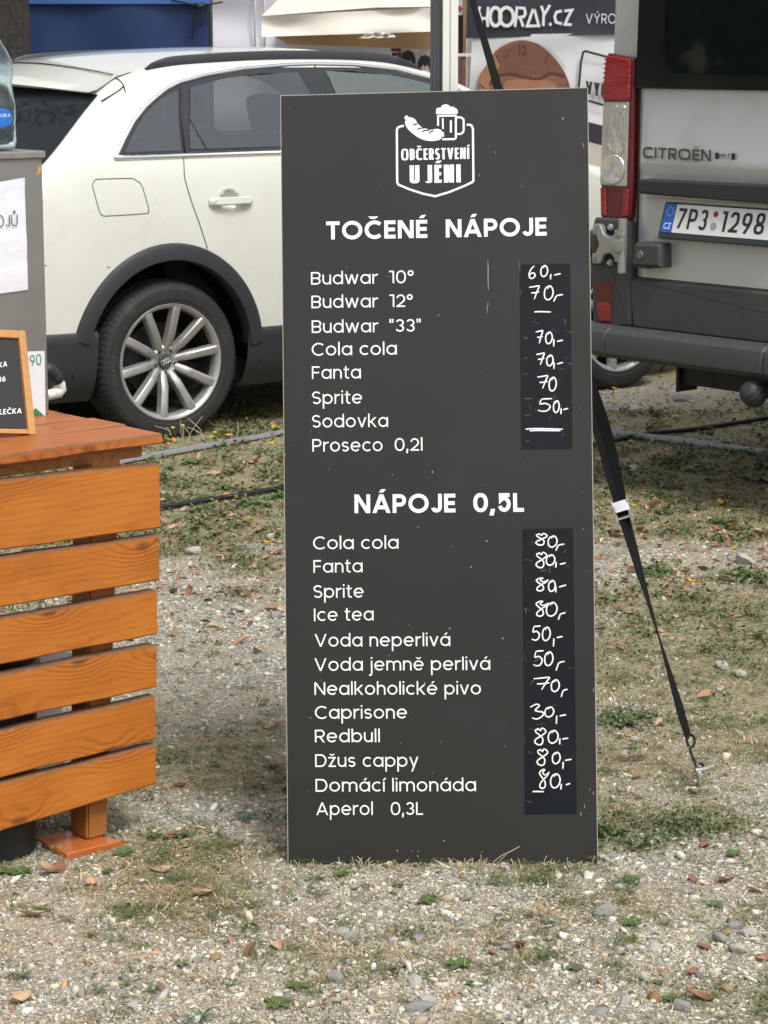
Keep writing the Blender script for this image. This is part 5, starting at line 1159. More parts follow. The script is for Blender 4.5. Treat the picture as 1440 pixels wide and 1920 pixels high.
# ------------------------------------------------------------------ stalls and tree behind
def cloth(p00, p10, p01, p11, nu, nv, amp, fu, fv, seed=1, nrm=(0, -1, 0)):
    p00, p10, p01, p11 = [Vector(p) for p in (p00, p10, p01, p11)]; nn_ = Vector(nrm)
    def f(u, v):
        p = (p00 * (1 - u) + p10 * u) * (1 - v) + (p01 * (1 - u) + p11 * u) * v
        d_ = amp * (sin(u * fu + seed + 1.5 * sin(v * fv * .5 + seed)) * .5 + sin(v * fv + seed * 2 + 1.2 * sin(u * fu * .6)) * .5)
        return tuple(p + nn_ * d_)
    mb = MB(); mb.grid(f, nu, nv); return mb
DB = 15.6
def B(px, py, y=DB): return at(px, py, y)
t1 = empty('blue_tent', frame((B(220, 60)[0], DB, 0)), 'dark blue market tent wall behind the white car', 'tent'); o1 = Vector((B(220, 60)[0], DB, 0))
def rel(p, o): return tuple(Vector(p) - o)
x0, x1 = B(-150, 0)[0], B(391, 60)[0]
cloth(rel((x0, DB, .15), o1), rel((x1, DB, .15), o1), rel((x0, DB, 1.965), o1), rel((x1, DB, 1.945), o1), 60, 40, .016, 17, 9, 2).build('side_wall', M['blue_cloth'], t1, True)
cloth(rel((x0, DB - .03, 1.925), o1), rel((x1 + .02, DB - .03, 1.925), o1), rel((x0, DB - .03, 2.4), o1), rel((x1 + .02, DB - .03, 2.4), o1), 40, 8, .01, 20, 4, 1).build('valance', M['blue_light'], t1, True)
mb = MB(); mb.tube([rel((x1 + .012, DB + .02, 0), o1), rel((x1 + .012, DB + .02, 2.6), o1)], .014, 8); mb.build('pole', M['black_steel'], t1, True)
mb = MB(); mb.tube([rel(B(*p, DB - .06), o1) for p in [(320, 0), (355, 7), (372, 10), (392, 8), (418, 4)]], .006, 6)
for ph in (0, 1): mb.tube(catmull([rel(B(x + ph * 9, y, DB - .07), o1) for x, y in [(370, 8), (362, 22), (364, 45), (360, 72)]] if ph == 0 else [rel(B(x, y, DB - .07), o1) for x, y in [(372, 10), (370, 30), (376, 48), (380, 40), (378, 20), (373, 8)]], 6), .0075, 6)
mb.tube([rel(B(*p, DB - .07), o1) for p in [(364, 9), (374, 13), (384, 8)]], .016, 8); mb.build('rope', M['black_steel'], t1, True)
DW = 17.5; o2 = Vector((B(440, 0, DW)[0], DW, 0))
t2 = empty('white_tent', frame(o2), 'white market tent wall between the blue tent and the beige canopy', 'tent'); xa, xb = B(384, 0, DW)[0], B(830, 0, DW)[0]
cloth(rel((xa, DW, .1), o2), rel((xb, DW, .1), o2), rel((xa, DW, 3.2), o2), rel((xb, DW, 3.2), o2), 60, 110, .04, 5, 42, 3).build('side_wall', M['white_cloth'], t2, True)
mb = MB()
for x in (478, 496): mb.tube([rel(B(x, -160, DW - .03), o2), rel(B(x, 140, DW - .03), o2)], .007, 6)
mb.build('wall_seam', M['white_cloth'], t2, True)
# beige canopy: pyramid roof with valance
DC = 14.6; o3 = Vector((B(650, 60, DC)[0], DC, 0)); t3 = empty('beige_canopy', frame(o3), 'cream canvas market canopy with hanging valance behind the white car roof', 'canopy')
cl0, cl1, cm = B(490, 30, DC), B(848, 12, DC), B(705, 14, DC); ap = Vector((B(700, 0, DC)[0], DC + 1.5, 2.55)); dpt = 3.0
fl = [Vector(cl0), Vector(cm), Vector(cl1)]; bk = [Vector((cl0[0], DC + dpt, cl0[2])), Vector((cl1[0], DC + dpt, cl1[2]))]
mb = MB()
def tri(a_, b_, c_, n=10):
    idx = {}; vs = []; fs = []
    for i in range(n + 1):
        for j in range(n + 1 - i):
            u, v = i / n, j / n; p = a_ * (1 - u - v) + b_ * u + c_ * v; p = p + Vector((0, 0, -.05 * sin(pi * min(1, u + v)) * (1 - abs(u - v)) * .6)); idx[i, j] = len(vs); vs.append(rel(p, o3))
    for i in range(n):
        for j in range(n - i):
            fs.append((idx[i, j], idx[i + 1, j], idx[i, j + 1]))
            if i + j < n - 1: fs.append((idx[i + 1, j], idx[i + 1, j + 1], idx[i, j + 1]))
    mb.add(vs, fs)
tri(ap, fl[0], fl[1]); tri(ap, fl[1], fl[2]); tri(ap, bk[0], fl[0]); tri(ap, fl[2], bk[1]); tri(ap, bk[1], bk[0]); mb.build('roof', M['beige_cloth'], t3, True)
mb = cloth(rel(B(491, 69, DC - .02), o3), rel(B(848, 58, DC - .02), o3), rel(cl0, o3), rel(cl1, o3), 80, 12, .04, 13, 4, 1); mb.build('valance', M['beige_cloth'], t3, True)
mb = cloth(rel((cl0[0], DC + dpt, cl0[2] - .19), o3), rel((cl1[0], DC + dpt, cl1[2] - .30), o3), rel(bk[0], o3), rel(bk[1], o3), 40, 6, .02, 18, 3, 2); mb.build('rear_valance', M['tan_cloth'], t3, True)
mb = cloth(rel(B(540, 83, DC + .5), o3), rel(B(848, 94, DC + .5), o3), rel(B(500, 60, DC + .5), o3), rel(B(848, 50, DC + .5), o3), 40, 6, .03, 14, 3, 3); mb.build('inner_flap', M['tan_cloth'], t3, True)
mb = MB(); mb.box((B(520, 0, DC + dpt)[0] - o3.x, dpt - .05, .8), (.04, .04, 1.7)); mb.build('pole', M['alu'], t3); mb = MB(); mb.box((cl1[0] - o3.x - .05, .1, .8), (.04, .04, 1.7)); mb.build('pole', M['alu'], t3)
mb = cloth(rel(B(672, 72, DC - .05), o3), rel(B(742, 70, DC - .05), o3), rel(B(690, 60, DC - .05), o3), rel(B(736, 62, DC - .05), o3), 14, 5, .03, 20, 7, 4); mb.build('rolled_flap', M['beige_cloth'], t3, True)
# prints hung under the canopy
DP = 16.2
for i, (xa_, xb_, hx_, lab_) in enumerate([(752, 781, 765, 'portrait print with a dark fringe hanging beside the red ornaments'), (782, 822, 797, 'portrait print with dark hair hanging next to the grey tent leg')]):
    pz = B((xa_ + xb_) / 2, 125, DP); o4 = Vector(pz); po = empty('portrait_print', frame(o4), lab_, 'print', 'portrait prints under the canopy')
    sc_ = DP / F; wd = (xb_ - xa_) * sc_
    mb = MB(); mb.box((0, 0, 0), (wd, .012, .40)); mb.build('sheet', M['print_grey'], po)
    hc = ((hx_ - (xa_ + xb_) / 2) * sc_, .035 - .03 * i)
    mb = MB(); mb.prism([(hc[0] + .036 * cos(t), hc[1] - .01 + .058 * sin(t)) for t in np.linspace(0, 2 * pi, 20, endpoint=False)], .006, .009, UZ); mb.build('face', M['skin_print'], po)
    mb = MB(); hp_ = [(-.030, -.10), (-.031, -.02), (-.012, .012), (.0, -.008), (.016, .010), (.030, -.02), (.031, -.12), (.044, -.10), (.048, .02), (.03, .06), (0, .072), (-.03, .06), (-.047, .02), (-.042, -.09)]
    mb.prism([(hc[0] + x * 1.05, hc[1] + y) for x, y in hp_], .009, .012, UZ); mb.build('hair', M['hair_print'], po)
o5 = Vector(B(742, 100, DP)); orn = empty('ornament_string', frame(o5), 'string of dull red wooden ornaments hanging under the canopy', 'ornament')
mb = MB()
for i in range(5): mb.tube([(-.035 + .006 * i, 0, .05 - i * .028), (.035 - .002 * i, -.01, .05 - i * .028)], .011, 8)
mb.build('ornament_bar', M['dull_red'], orn, True)
mb = MB(); mb.box((.033, .02, -.02), (.035, .008, .22)); mb.build('backing_strip', M['white_cloth'], orn)
# price tag, timber post, pink print, sheet beside the banner
DS = 16.4; o6 = Vector(B(871, 100, DS)); tp_ = empty('timber_post', frame((o6.x, DS, 0)), 'brown timber post between the tent leg and the dark banner', 'post')
mb = MB(); mb.box((0, 0, 1.3), (.022, .03, 2.6)); mb.build('upright', M['brown_wood'], tp_); mb = MB(); mb.box((.035, .03, 1.3), (.03, .02, 2.6)); mb.build('white_upright', M['alu'], tp_); mb = MB(); mb.box((.0, -.02, 1.60), (.09, .012, .02)); mb.build('white_bracket', M['vinyl'], tp_)
o7 = Vector(B(862, 14, DS)); pt = empty('price_tag', frame(o7), 'small white price tag with a red mark beside the dark banner', 'tag')
mb = MB(); mb.box((0, 0, 0), (.06, .006, .10)); mb.build('card', M['print_grey'], pt); mb = MB(); mb.prism([(-.022, -.012), (.0, .014), (.022, -.012), (.012, -.012), (.012, -.028), (-.012, -.028), (-.012, -.012)], .003, .005, UZ); mb.build('red_mark', M['red_lens'], pt)
o8 = Vector(B(858, 140, DS + .05)); pk = MB(); pk.box((0, 0, 0), (.10, .01, .30)); pko = pk.build('pink_print', M['pink']); pko.location = o8; tag(pko, 'pink patterned print behind the white tent leg', 'print')
dk = MB(); dk.box((0, 0, 0), (.10, .01, .30)); dko = dk.build('dark_print', M['copper_dark']); dko.location = B(858, 62, DS + .05); tag(dko, 'dark brown print hanging above the pink print', 'print')
# dark banner and printed sheet
DN = 16.0; o9 = Vector(B(1010, 35, DN)); bn = empty('stall_banner', frame(o9), 'navy banner with light lettering above the white printed sheet', 'banner')
def nx_(px, py, o_, y=DN): p = B(px, py, y); return (p[0] - o_.x, p[2] - o_.z)
def bflat(o_, pts, y=DN): return [nx_(*p, o_, y) for p in pts]
cloth(rel(B(874, 72, DN), o9), rel(B(1230, 62, DN), o9), rel(B(876, -30, DN), o9), rel(B(1230, -30, DN), o9), 50, 10, .008, 14, 5, 2).build('cloth', M['navy'], bn, True)
TB = Matrix.Translation((0, -.016, 0)) @ UZ; mb = MB(); ps = DN / F
def st2(pts, wd=6.2): ribbon(mb, [nx_(860 + x / 4.8, y / 4.8, o9) for x, y in pts], wd * ps, .0005 + len(mb.v) * 2e-6, TB)
for q in [[(192, 60), (178, 90), (200, 170), (204, 240)], [(265, 62), (255, 170), (262, 242)], [(195, 165), (258, 165)], [(525, 58), (515, 150), (506, 242)], [(540, 70), (590, 75), (600, 120), (585, 150), (530, 158)], [(552, 160), (580, 240)],
          [(670, 80), (615, 235), (720, 232), (680, 85)], [(742, 52), (765, 120), (762, 160), (760, 234)], [(820, 45), (765, 140)], [(928, 98), (880, 108), (862, 150), (875, 200), (928, 215)], [(950, 98), (1018, 92), (985, 150)], [(985, 150), (955, 220), (1015, 222)]]: st2(q, 5.0)
st2(arc(330, 150, 48, 82, 0, 360, 22)); st2(arc(430, 150, 62, 82, 0, 360, 22)); mb.prism([nx_(860 + (824 + 13 * cos(t)) / 4.8, (218 + 16 * sin(t)) / 4.8, o9) for t in np.linspace(0, 2 * pi, 12, endpoint=False)], .0, .001, TB)
mb.build('lettering', M['banner_ink'], bn); mb = MB(); a_, b2 = nx_(1098, 44, o9), nx_(1156, 42, o9); text(mb, 'VÝROBA', a_[0], a_[1], 17.5 * ps, a_[0] + 83 * ps, w=.11, sp=.2, T=TB); mb.build('lettering', M['banner_ink'], bn)
o10 = Vector(B(1010, 170, DN)); bs = empty('printed_sheet', frame(o10), 'white printed sheet with a brown clock picture hanging below the navy banner', 'banner')
SLOPE = [(884, 70), (1230, 60), (1230, 290), (1100, 232), (876, 232)]
cloth(rel(B(876, 232, DN + .01), o10), rel(B(1230, 280, DN + .01), o10), rel(B(886, 66, DN + .01), o10), rel(B(1230, 60, DN + .01), o10), 50, 30, .014, 9, 11, 4).build('sheet', M['banner_white'], bs, True)
TS = Matrix.Translation((0, -.022, 0)) @ UZ
mb = MB(); disc = catmull([nx_(860 + x / 4.8, y / 4.8, o10) for x, y in [(185, 900), (180, 700), (240, 600), (330, 460), (450, 385), (580, 360), (720, 400), (850, 510), (950, 650), (1000, 780), (1010, 900)]], 5); mb.prism(disc, 0, .004, TS); dd = mb.build('clock_print', M['copper'], bs)
mb = MB(); mb.prism(catmull([nx_(860 + x / 4.8, y / 4.8, o10) for x, y in [(188, 880), (182, 700), (240, 600), (300, 500), (370, 560), (340, 650), (280, 720), (280, 880)]], 4), .004, .006, TS); mb.prism(catmull([nx_(860 + x / 4.8, y / 4.8, o10) for x, y in [(400, 860), (430, 730), (600, 712), (780, 720), (870, 760), (880, 860)]], 4), .004, .006, TS); mb.build('light_area', M['copper_light'], dd)
mb = MB()
for q, wd in [([(340, 505), (368, 572)], 2.2), ([(800, 490), (772, 570)], 2.6), ([(470, 435), (405, 535)], 2.2), ([(185, 760), (230, 795)], 2.4), ([(955, 770), (985, 748)], 2)]: ribbon(mb, [nx_(860 + x / 4.8, y / 4.8, o10) for x, y in q], wd * ps, .0068, TS)
a_ = nx_(860 + 532 / 4.8, 498 / 4.8, o10); text(mb, '12', a_[0], a_[1], 19 * ps, a_[0] + 15 * ps, w=.16, k=.8, T=TS, z=.0066)
ribbon(mb, catmull([nx_(860 + x / 4.8, y / 4.8, o10) for x, y in [(280, 760), (330, 690), (470, 665), (600, 695), (720, 710), (830, 660), (960, 690)]], 5), 5 * ps, .0062, TS); mb.build('dark_marks', M['copper_dark'], dd)
rr_ = random.Random(9); mb = MB()
for row in range(26):
    for col in range(60):
        x = 330 + col * 10.5 + (row % 2) * 5; y = 385 + row * 11.5
        if ((x - 600) / 400) ** 2 + ((y - 780) / 400) ** 2 < 1 and y < 690 - 30 * sin((x - 330) / 90): p = nx_(860 + x / 4.8, y / 4.8, o10); mb.prism([(p[0] - .0020, p[1]), (p[0], p[1] - .0034), (p[0] + .0018, p[1]), (p[0], p[1] + .0030)], .004, .0052, TS)
mb.build('knit_pattern', M['copper_dark'], dd)
mb = MB()
for q, wd in [([(1078, 790), (1098, 560), (1118, 470), (1140, 460), (1360, 520), (1500, 560)], 4.2), ([(1160, 905), (1320, 950), (1500, 1000)], 4.2)]: ribbon(mb, [nx_(860 + x / 4.8, y / 4.8, o10) for x, y in q], wd * ps, .001, TS)
a_ = nx_(860 + 1140 / 4.8, 845 / 4.8, o10); text(mb, 'VYPRODEJ', a_[0], a_[1], 24 * ps, a_[0] + 102 * ps, w=.3, k=.85, T=TS, slope=-.16); mb.build('stamp_lettering', M['plate_ink'], bs)
dkb = MB(); p = [nx_(x, y, o10, DN) for x, y in [(1090, 225), (1230, 262), (1230, 300), (1090, 262)]]; dkb.prism(p, .0, .03, Matrix.Translation((0, -.03, 0)) @ UZ); dkb.build('dark_hem', M['navy'], bs)
mb = MB(); mb.box((0, 0, 0), (1.2, .6, .02)); o = mb.build('market_table', M['brown_wood']); o.location = B(1150, 288, DN - .1) ; o.location.z -= .14; tag(o, 'brown table edge below the printed sheet', 'table')
mbl = MB()
for sx_ in (-.55, .55):
    for sy_ in (-.25, .25): mbl.box((sx_, sy_, -o.location.z / 2), (.05, .05, o.location.z - .02))
mbl.build('leg', M['brown_wood'], o)
# tree trunk at the left edge, crown high above the picture
DT = 14.9; o11 = Vector((B(-30, 60, DT)[0], DT, 0)); tr = empty('tree', frame(o11), 'thick dark tree trunk with furrowed bark at the left edge', 'tree')
mb = MB(); rt = (B(51, 60, DT)[0] - B(-30, 60, DT)[0])
def trunk(u, v):
    a_ = 2 * pi * u; z = 4.2 * v; r_ = rt * (1.0 + .55 * math.exp(-z / .28) - .03 * (z - 1.7)) * (1 + .035 * sin(3 * a_ + z) + .03 * abs(sin(13 * a_ + 2.0 * sin(z * 2.3) + 1.1 * sin(z * 7))) + .018 * sin(29 * a_ + 3 * sin(z * 5)))
    return (r_ * cos(a_), r_ * sin(a_), z)
mb.grid(trunk, 150, 90)
for i in range(5):
    a_ = i * 1.26; mb.tube(catmull([(0, 0, 3.8), (.6 * cos(a_), .6 * sin(a_), 4.6), (1.5 * cos(a_), 1.5 * sin(a_), 5.3), (2.2 * cos(a_), 2.2 * sin(a_), 6.2)], 4), [.16 - .011 * k for k in range(13)], 8)
mb.build('trunk', M['bark'], tr, True)
mb = MB()
for i in range(2600):
    a_ = rnd.uniform(0, 2 * pi); q_ = rnd.random() ** .5 * 2.9; c_ = Vector((q_ * cos(a_), q_ * sin(a_), 5.9 + rnd.uniform(-1.1, 1.5) * (1 - q_ / 4)))
    u_ = Vector((rnd.gauss(0, 1), rnd.gauss(0, 1), rnd.gauss(0, .6))).normalized(); v_ = u_.orthogonal().normalized(); s_ = rnd.uniform(.05, .11)
    mb.add([c_ - u_ * s_, c_ + v_ * s_ * .55, c_ + u_ * s_, c_ - v_ * s_ * .55], [(0, 1, 2, 3)])
mb.build('crown', M['leafgreen'], tr)

# unseen belt of trees, added to give glass and paint something dark to reflect
tv, tf = [], []; rt_ = np.random.default_rng(21)
for (x0, y0, x1, y1, n_, hmin, hmax) in [(-30, -22, 60, -30, 26, 5, 10), (-34, -18, -30, 34, 16, 5, 9), (58, -26, 62, 20, 12, 5, 10)]:
    for i in range(n_):
        t = (i + rt_.random() * .8) / n_; c_ = np.array([x0 + (x1 - x0) * t, y0 + (y1 - y0) * t + rt_.normal(0, 1.5), 0]); h_ = rt_.uniform(hmin, hmax); m__ = 330
        d_ = rt_.normal(size=(m__, 3)); d_ /= np.linalg.norm(d_, axis=1)[:, None]; p_ = c_ + np.array([0, 0, h_ * .55]) + d_ * np.array([2.6, 2.4, h_ * .47]) * rt_.uniform(.55, 1.05, (m__, 1))
        for p in p_:
            u_ = rt_.normal(size=3); u_ /= np.linalg.norm(u_); v_ = np.cross(u_, [.3, .5, .8]); v_ /= np.linalg.norm(v_); s_ = rt_.uniform(.25, .6); k0 = len(tv)
            tv += [tuple(p - u_ * s_), tuple(p + v_ * s_ * .7), tuple(p + u_ * s_), tuple(p - v_ * s_ * .7)]; tf.append((k0, k0 + 1, k0 + 2, k0 + 3))
mb = MB(); mb.add(tv, tf); kind(mb.build('reflection_treeline', M['leafgreen']), 'stuff')

# ------------------------------------------------------------------ gravel, straw, grass, litter (nobody could count these)
def col_obj(name, v, f, cols, mat, smooth=False):
    me = bpy.data.meshes.new(name); nv, nf = len(v), len(f); k = f.shape[1]
    me.vertices.add(nv); me.vertices.foreach_set('co', v.astype(np.float32).ravel())
    me.loops.add(nf * k); me.loops.foreach_set('vertex_index', f.astype(np.int32).ravel())
    me.polygons.add(nf); me.polygons.foreach_set('loop_start', np.arange(0, nf * k, k, dtype=np.int32))
    try: me.polygons.foreach_set('loop_total', np.full(nf, k, dtype=np.int32))
    except Exception: pass
    me.update(calc_edges=True)
    a = me.attributes.new('tint', 'FLOAT_COLOR', 'POINT'); a.data.foreach_set('color', np.c_[cols, np.ones(nv)].astype(np.float32).ravel())
    me.materials.append(mat)
    if smooth: me.polygons.foreach_set('use_smooth', np.ones(nf, bool))
    o = bpy.data.objects.new(name, me); C.objects.link(o); return o
def ground_px(px, py):
    a = (px - 720) / F; b = -(py - 960) / F; c, s = cos(TH), sin(TH); dx, dy, dz = a, c + b * s, -s + b * c; t = -H / dz
    return dx * t, dy * t
def sample(n, y0=690, y1=2000, x0=-260, x1=1700): return ground_px(rng.uniform(x0, x1, n), rng.uniform(y0, y1, n))
bm = bmesh.new(); bmesh.ops.create_icosphere(bm, subdivisions=1, radius=1); IV = np.array([v.co[:] for v in bm.verts]); IF = np.array([[v.index for v in f.verts] for f in bm.faces]); bm.free()
def stones(n, med, sig, lo, hi, y0, y1, keep):
    x, y = sample(n, y0, y1); k = rng.random(n) < keep(x, y); x, y = x[k], y[k]; n = len(x)
    r = np.clip(np.exp(rng.normal(math.log(med), sig, n)), lo, hi)
    q = rng.normal(size=(n, 4)); q /= np.linalg.norm(q, axis=1)[:, None]; w_, a, b, c = q.T
    Rm = np.stack([1 - 2 * (b * b + c * c), 2 * (a * b - c * w_), 2 * (a * c + b * w_), 2 * (a * b + c * w_), 1 - 2 * (a * a + c * c), 2 * (b * c - a * w_), 2 * (a * c - b * w_), 2 * (b * c + a * w_), 1 - 2 * (a * a + b * b)], 1).reshape(n, 3, 3)
    sc = rng.uniform([.7, .5, .3], [1.6, 1.0, .75], (n, 3)); jit = 1 + rng.normal(0, .22, (n, len(IV)))
    p = IV[None] * jit[..., None] * sc[:, None, :]; p = np.einsum('nij,nkj->nki', Rm, p); p[..., 2] *= .72
    p *= r[:, None, None]; p[..., 0] += x[:, None]; p[..., 1] += y[:, None]; p[..., 2] += (gz(x, y) + r * rng.uniform(-.12, .32, n))[:, None]
    g = rng.random(n); base = np.array([[.62, .605, .53]]) * rng.uniform(.45, 1.2, (n, 1))
    warm = (g < .26)[:, None]; dark = (g > .88)[:, None]; brown = ((g > .26) & (g < .275))[:, None]
    base = np.where(warm, base * np.array([[1.02, .93, .78]]), base); base = np.where(dark, base * np.array([[.42, .46, .50]]), base); base = np.where(brown, base * np.array([[.85, .5, .3]]), base)
    cols = np.repeat(base, len(IV), 0); f = (IF[None] + (np.arange(n) * len(IV))[:, None, None]).reshape(-1, 3)
    return p.reshape(-1, 3), f, cols
sm = attr_mat('crushed_stone', .9, .5, 260, .2)
def join(parts):
    V_, F_, C_ = [], [], []; n = 0
    for v, f, c in parts: V_.append(v); F_.append(f + n); C_.append(c); n += len(v)
    return np.concatenate(V_), np.concatenate(F_), np.concatenate(C_)
near = lambda x, y: np.clip(.98 - .8 * rough(x, y), 0, 1) * np.clip(.45 + 1.5 * vnoise(x + 2, y + 7, 2.6), 0, 1)
far = lambda x, y: np.clip(.85 - .85 * rough(x, y), 0, 1)
kind(col_obj('gravel', *join([stones(120000, .0027, .38, .0014, .008, 1150, 2000, near), stones(9500, .0058, .42, .003, .016, 1180, 2000, near), stones(60000, .0042, .42, .002, .015, 690, 1200, far)]), sm), 'stuff')
def blades(n, x, y, ln, wd, lift, cols, bend=.4, segs=3):
    """thin curved blades rooted at (x, y)"""
    a = rng.uniform(0, 2 * pi, n); d = np.stack([np.cos(a), np.sin(a)], 1); z0 = gz(x, y); el = np.clip(lift, 0.02, 1.5)
    vs = []
    for i in range(segs + 1):
        t = i / segs; e = el * (1 - bend * t); h = ln * t * np.cos(e); z = z0 + ln * t * np.sin(e) * (1 - .35 * bend * t) + .001
        px, py = x + d[:, 0] * h, y + d[:, 1] * h; ww = wd * (1 - t) ** .6 * .5 + wd * .06
        vs.append(np.stack([px - d[:, 1] * ww, py + d[:, 0] * ww, z], 1)); vs.append(np.stack([px + d[:, 1] * ww, py - d[:, 0] * ww, z], 1))
    v = np.stack(vs, 1).reshape(-1, 3); m = 2 * (segs + 1); q = np.array([[2 * i, 2 * i + 1, 2 * i + 3, 2 * i + 2] for i in range(segs)])
    return v, (q[None] + (np.arange(n) * m)[:, None, None]).reshape(-1, 4), np.repeat(cols, m, 0)
def pick(n, pal, va=.25):
    pal = np.array(pal); return pal[rng.integers(0, len(pal), n)] * rng.uniform(1 - va, 1 + va, (n, 1))
STRAW = [(.50, .40, .25), (.42, .32, .19), (.33, .24, .14), (.58, .49, .34), (.36, .23, .13)]
GREEN = [(.10, .135, .04), (.075, .115, .032), (.135, .16, .055), (.16, .17, .07), (.06, .10, .03)]
gm = attr_mat('grass_blades', .7, 0, 60, .3)
x, y = sample(150000, 730, 2000); k = rng.random(len(x)) < (.06 + .75 * np.clip(vnoise(x + 3, y + 1, 2.1) * .6 + vnoise(x, y, 6) * .5 - .18, 0, 1)) * np.clip(.7 + (y - 5.0) / 3, .7, 1.5); x, y = x[k], y[k]; n = len(x)
kind(col_obj('dry_straw', *blades(n, x, y, rng.uniform(.010, .045, n), rng.uniform(.0008, .0017, n) * np.clip(y / 6.5, 1, 1.5), np.abs(rng.normal(.1, .16, n)), pick(n, STRAW), .5), gm), 'stuff')
# tufts: clump centres follow the grassy mask
cx, cy = sample(9500, 740, 2000); k = rng.random(len(cx)) < (.08 + .92 * rough(cx, cy)); cx, cy = cx[k], cy[k]; m = rng.integers(8, 34, len(cx))
x = np.repeat(cx, m); y = np.repeat(cy, m); n = len(x); sp_ = np.repeat(rng.uniform(.006, .03, len(cx)), m); x = x + rng.normal(0, 1, n) * sp_; y = y + rng.normal(0, 1, n) * sp_
dry = np.repeat(rng.random(len(cx)) < .38, m)[:, None]; cc = np.where(dry, pick(n, STRAW), pick(n, GREEN)); hgt = np.repeat(rng.uniform(.014, .042, len(cx)), m) * rng.uniform(.5, 1.3, n)
kind(col_obj('grass', *blades(n, x, y, hgt, rng.uniform(.0011, .0022, n), np.abs(rng.normal(.75, .35, n)), cc, .7), gm), 'stuff')
# small leafy ground cover (clover and the like) in patches
def leaflets(x, y, s, cols, tilt=.5, curl=.25, lift=.008, asp=.62):
    n = len(x); a = rng.uniform(0, 2 * pi, n); e = rng.normal(0, tilt, n); d = np.stack([np.cos(a) * np.cos(e), np.sin(a) * np.cos(e), np.sin(e)], 1); sd_ = np.stack([-np.sin(a), np.cos(a), rng.normal(0, tilt, n)], 1)
    nn = np.cross(d, sd_); c = np.stack([x, y, gz(x, y) + np.abs(rng.normal(lift, lift * .8, n)) + .002], 1); s = s[:, None]
    P = [c - d * s, c - d * s * .4 + sd_ * s * asp * .85 + nn * s * curl, c + d * s * .35 + sd_ * s * asp + nn * s * curl, c + d * s, c + d * s * .35 - sd_ * s * asp + nn * s * curl, c - d * s * .4 - sd_ * s * asp * .85 + nn * s * curl, c]
    v = np.stack(P, 1).reshape(-1, 3); q = np.array([[6, 0, 1], [6, 1, 2], [6, 2, 3], [6, 3, 4], [6, 4, 5], [6, 5, 0]])
    return v, (q[None] + (np.arange(n) * 7)[:, None, None]).reshape(-1, 3), np.repeat(cols, 7, 0)
lm = attr_mat('small_leaves', .6, 0, 80, .35)
cx, cy = sample(6500, 740, 2000); k = rng.random(len(cx)) < (.006 + 1.0 * np.clip(rough(cx, cy) * 1.2 - .25, 0, 1) * np.clip((cy - 5.6) / 2.2, .12, 1)); cx, cy = cx[k], cy[k]; m = rng.integers(8, 40, len(cx))
x = np.repeat(cx, m); y = np.repeat(cy, m); sp_ = np.repeat(rng.uniform(.015, .06, len(cx)), m); n = len(x); x = x + rng.normal(0, 1, n) * sp_; y = y + rng.normal(0, 1, n) * sp_
big = [(1290, 1555, 260, .075), (1200, 1590, 60, .03), (1140, 1565, 90, .03), (1170, 1350, 160, .06), (1410, 1090, 150, .07), (1235, 1075, 70, .04), (610, 1640, 0, .02)]
xs_, ys_ = [x], [y]
for px, py, q, sp2 in big:
    g_ = G(px, py); xs_.append(g_[0] + rng.normal(0, sp2, q * 4)); ys_.append(g_[1] + rng.normal(0, sp2 * .9, q * 4))
x, y = np.concatenate(xs_), np.concatenate(ys_); n = len(x)
kind(col_obj('ground_cover', *leaflets(x, y, rng.uniform(.0032, .0095, n) * np.clip(y / 7.5, .75, 1.45), pick(n, [(.085, .12, .04), (.065, .10, .035), (.115, .145, .055), (.15, .16, .07)]), .45, .2, .010), lm), 'stuff')
# crumbs of dead leaf and bark
x, y = sample(34000, 690, 2000); k = rng.random(len(x)) < np.clip(.008 + .8 * np.clip((y - 6.2) / 2.4, 0, 1), 0, 1); x, y = x[k], y[k]; n = len(x)
kind(col_obj('leaf_litter', *leaflets(x, y, np.exp(rng.normal(math.log(.0085), .5, n)), pick(n, [(.33, .2, .12), (.40, .27, .17), (.28, .16, .09), (.17, .09, .05), (.46, .34, .22), (.36, .19, .11)], .35), .35, .3, .004, .42), lm), 'stuff')

# ------------------------------------------------------------------ countable things lying on the ground: leaves, weeds, larger stones
def leaf_mesh(name, mat, shape, curl, seed):
    r_ = random.Random(seed); n = 9; mb = MB(); vs = []
    for i in range(n + 1):
        t = i / n; wd = shape * (math.sin(pi * t ** .8) ** .8 + .10 * math.sin(t * 17 + seed)) * .5 * (1 + .12 * r_.uniform(-1, 1)) + .004
        for j in (-1, -.5, 0, .5, 1): vs.append((t - .5, j * wd, curl * (j * j * .35 + .5 * (t - .5) ** 2 * 1.8) + .05 * sin(t * 7 + j * 2 + seed)))
    mb.add(vs, [(i * 5 + k, i * 5 + 5 + k, i * 5 + 6 + k, i * 5 + 1 + k) for i in range(n) for k in range(4)])
    mb.tube([(-.5, 0, curl * .22), (-.62, .01, curl * .2), (-.75, .03, curl * .1)], [.016, .012, .01], 5)
    me = bpy.data.meshes.new(name); me.from_pydata(mb.v, [], mb.f); me.materials.append(mat); me.polygons.foreach_set('use_smooth', [True] * len(me.polygons)); return me
LEAF = {'yellow': (pm('yellow_leaf', (.58, .33, .02), .6, var=.3, scale=6, dirt=(.3, .15, .02), dscale=5), 'bright yellow fallen leaf lying on the grass and gravel', 'yellow fallen leaves'),
        'tan': (pm('tan_leaf', (.46, .32, .20), .7, var=.25, scale=6, dirt=(.25, .12, .05), dscale=4), 'dry tan fallen leaf lying flat on the pale gravel', 'tan fallen leaves'),
        'rust': (pm('rust_leaf', (.23, .105, .065), .7, var=.35, scale=6, dirt=(.15, .05, .02), dscale=4), 'curled rust brown fallen leaf lying on the ground', 'rust brown fallen leaves')}
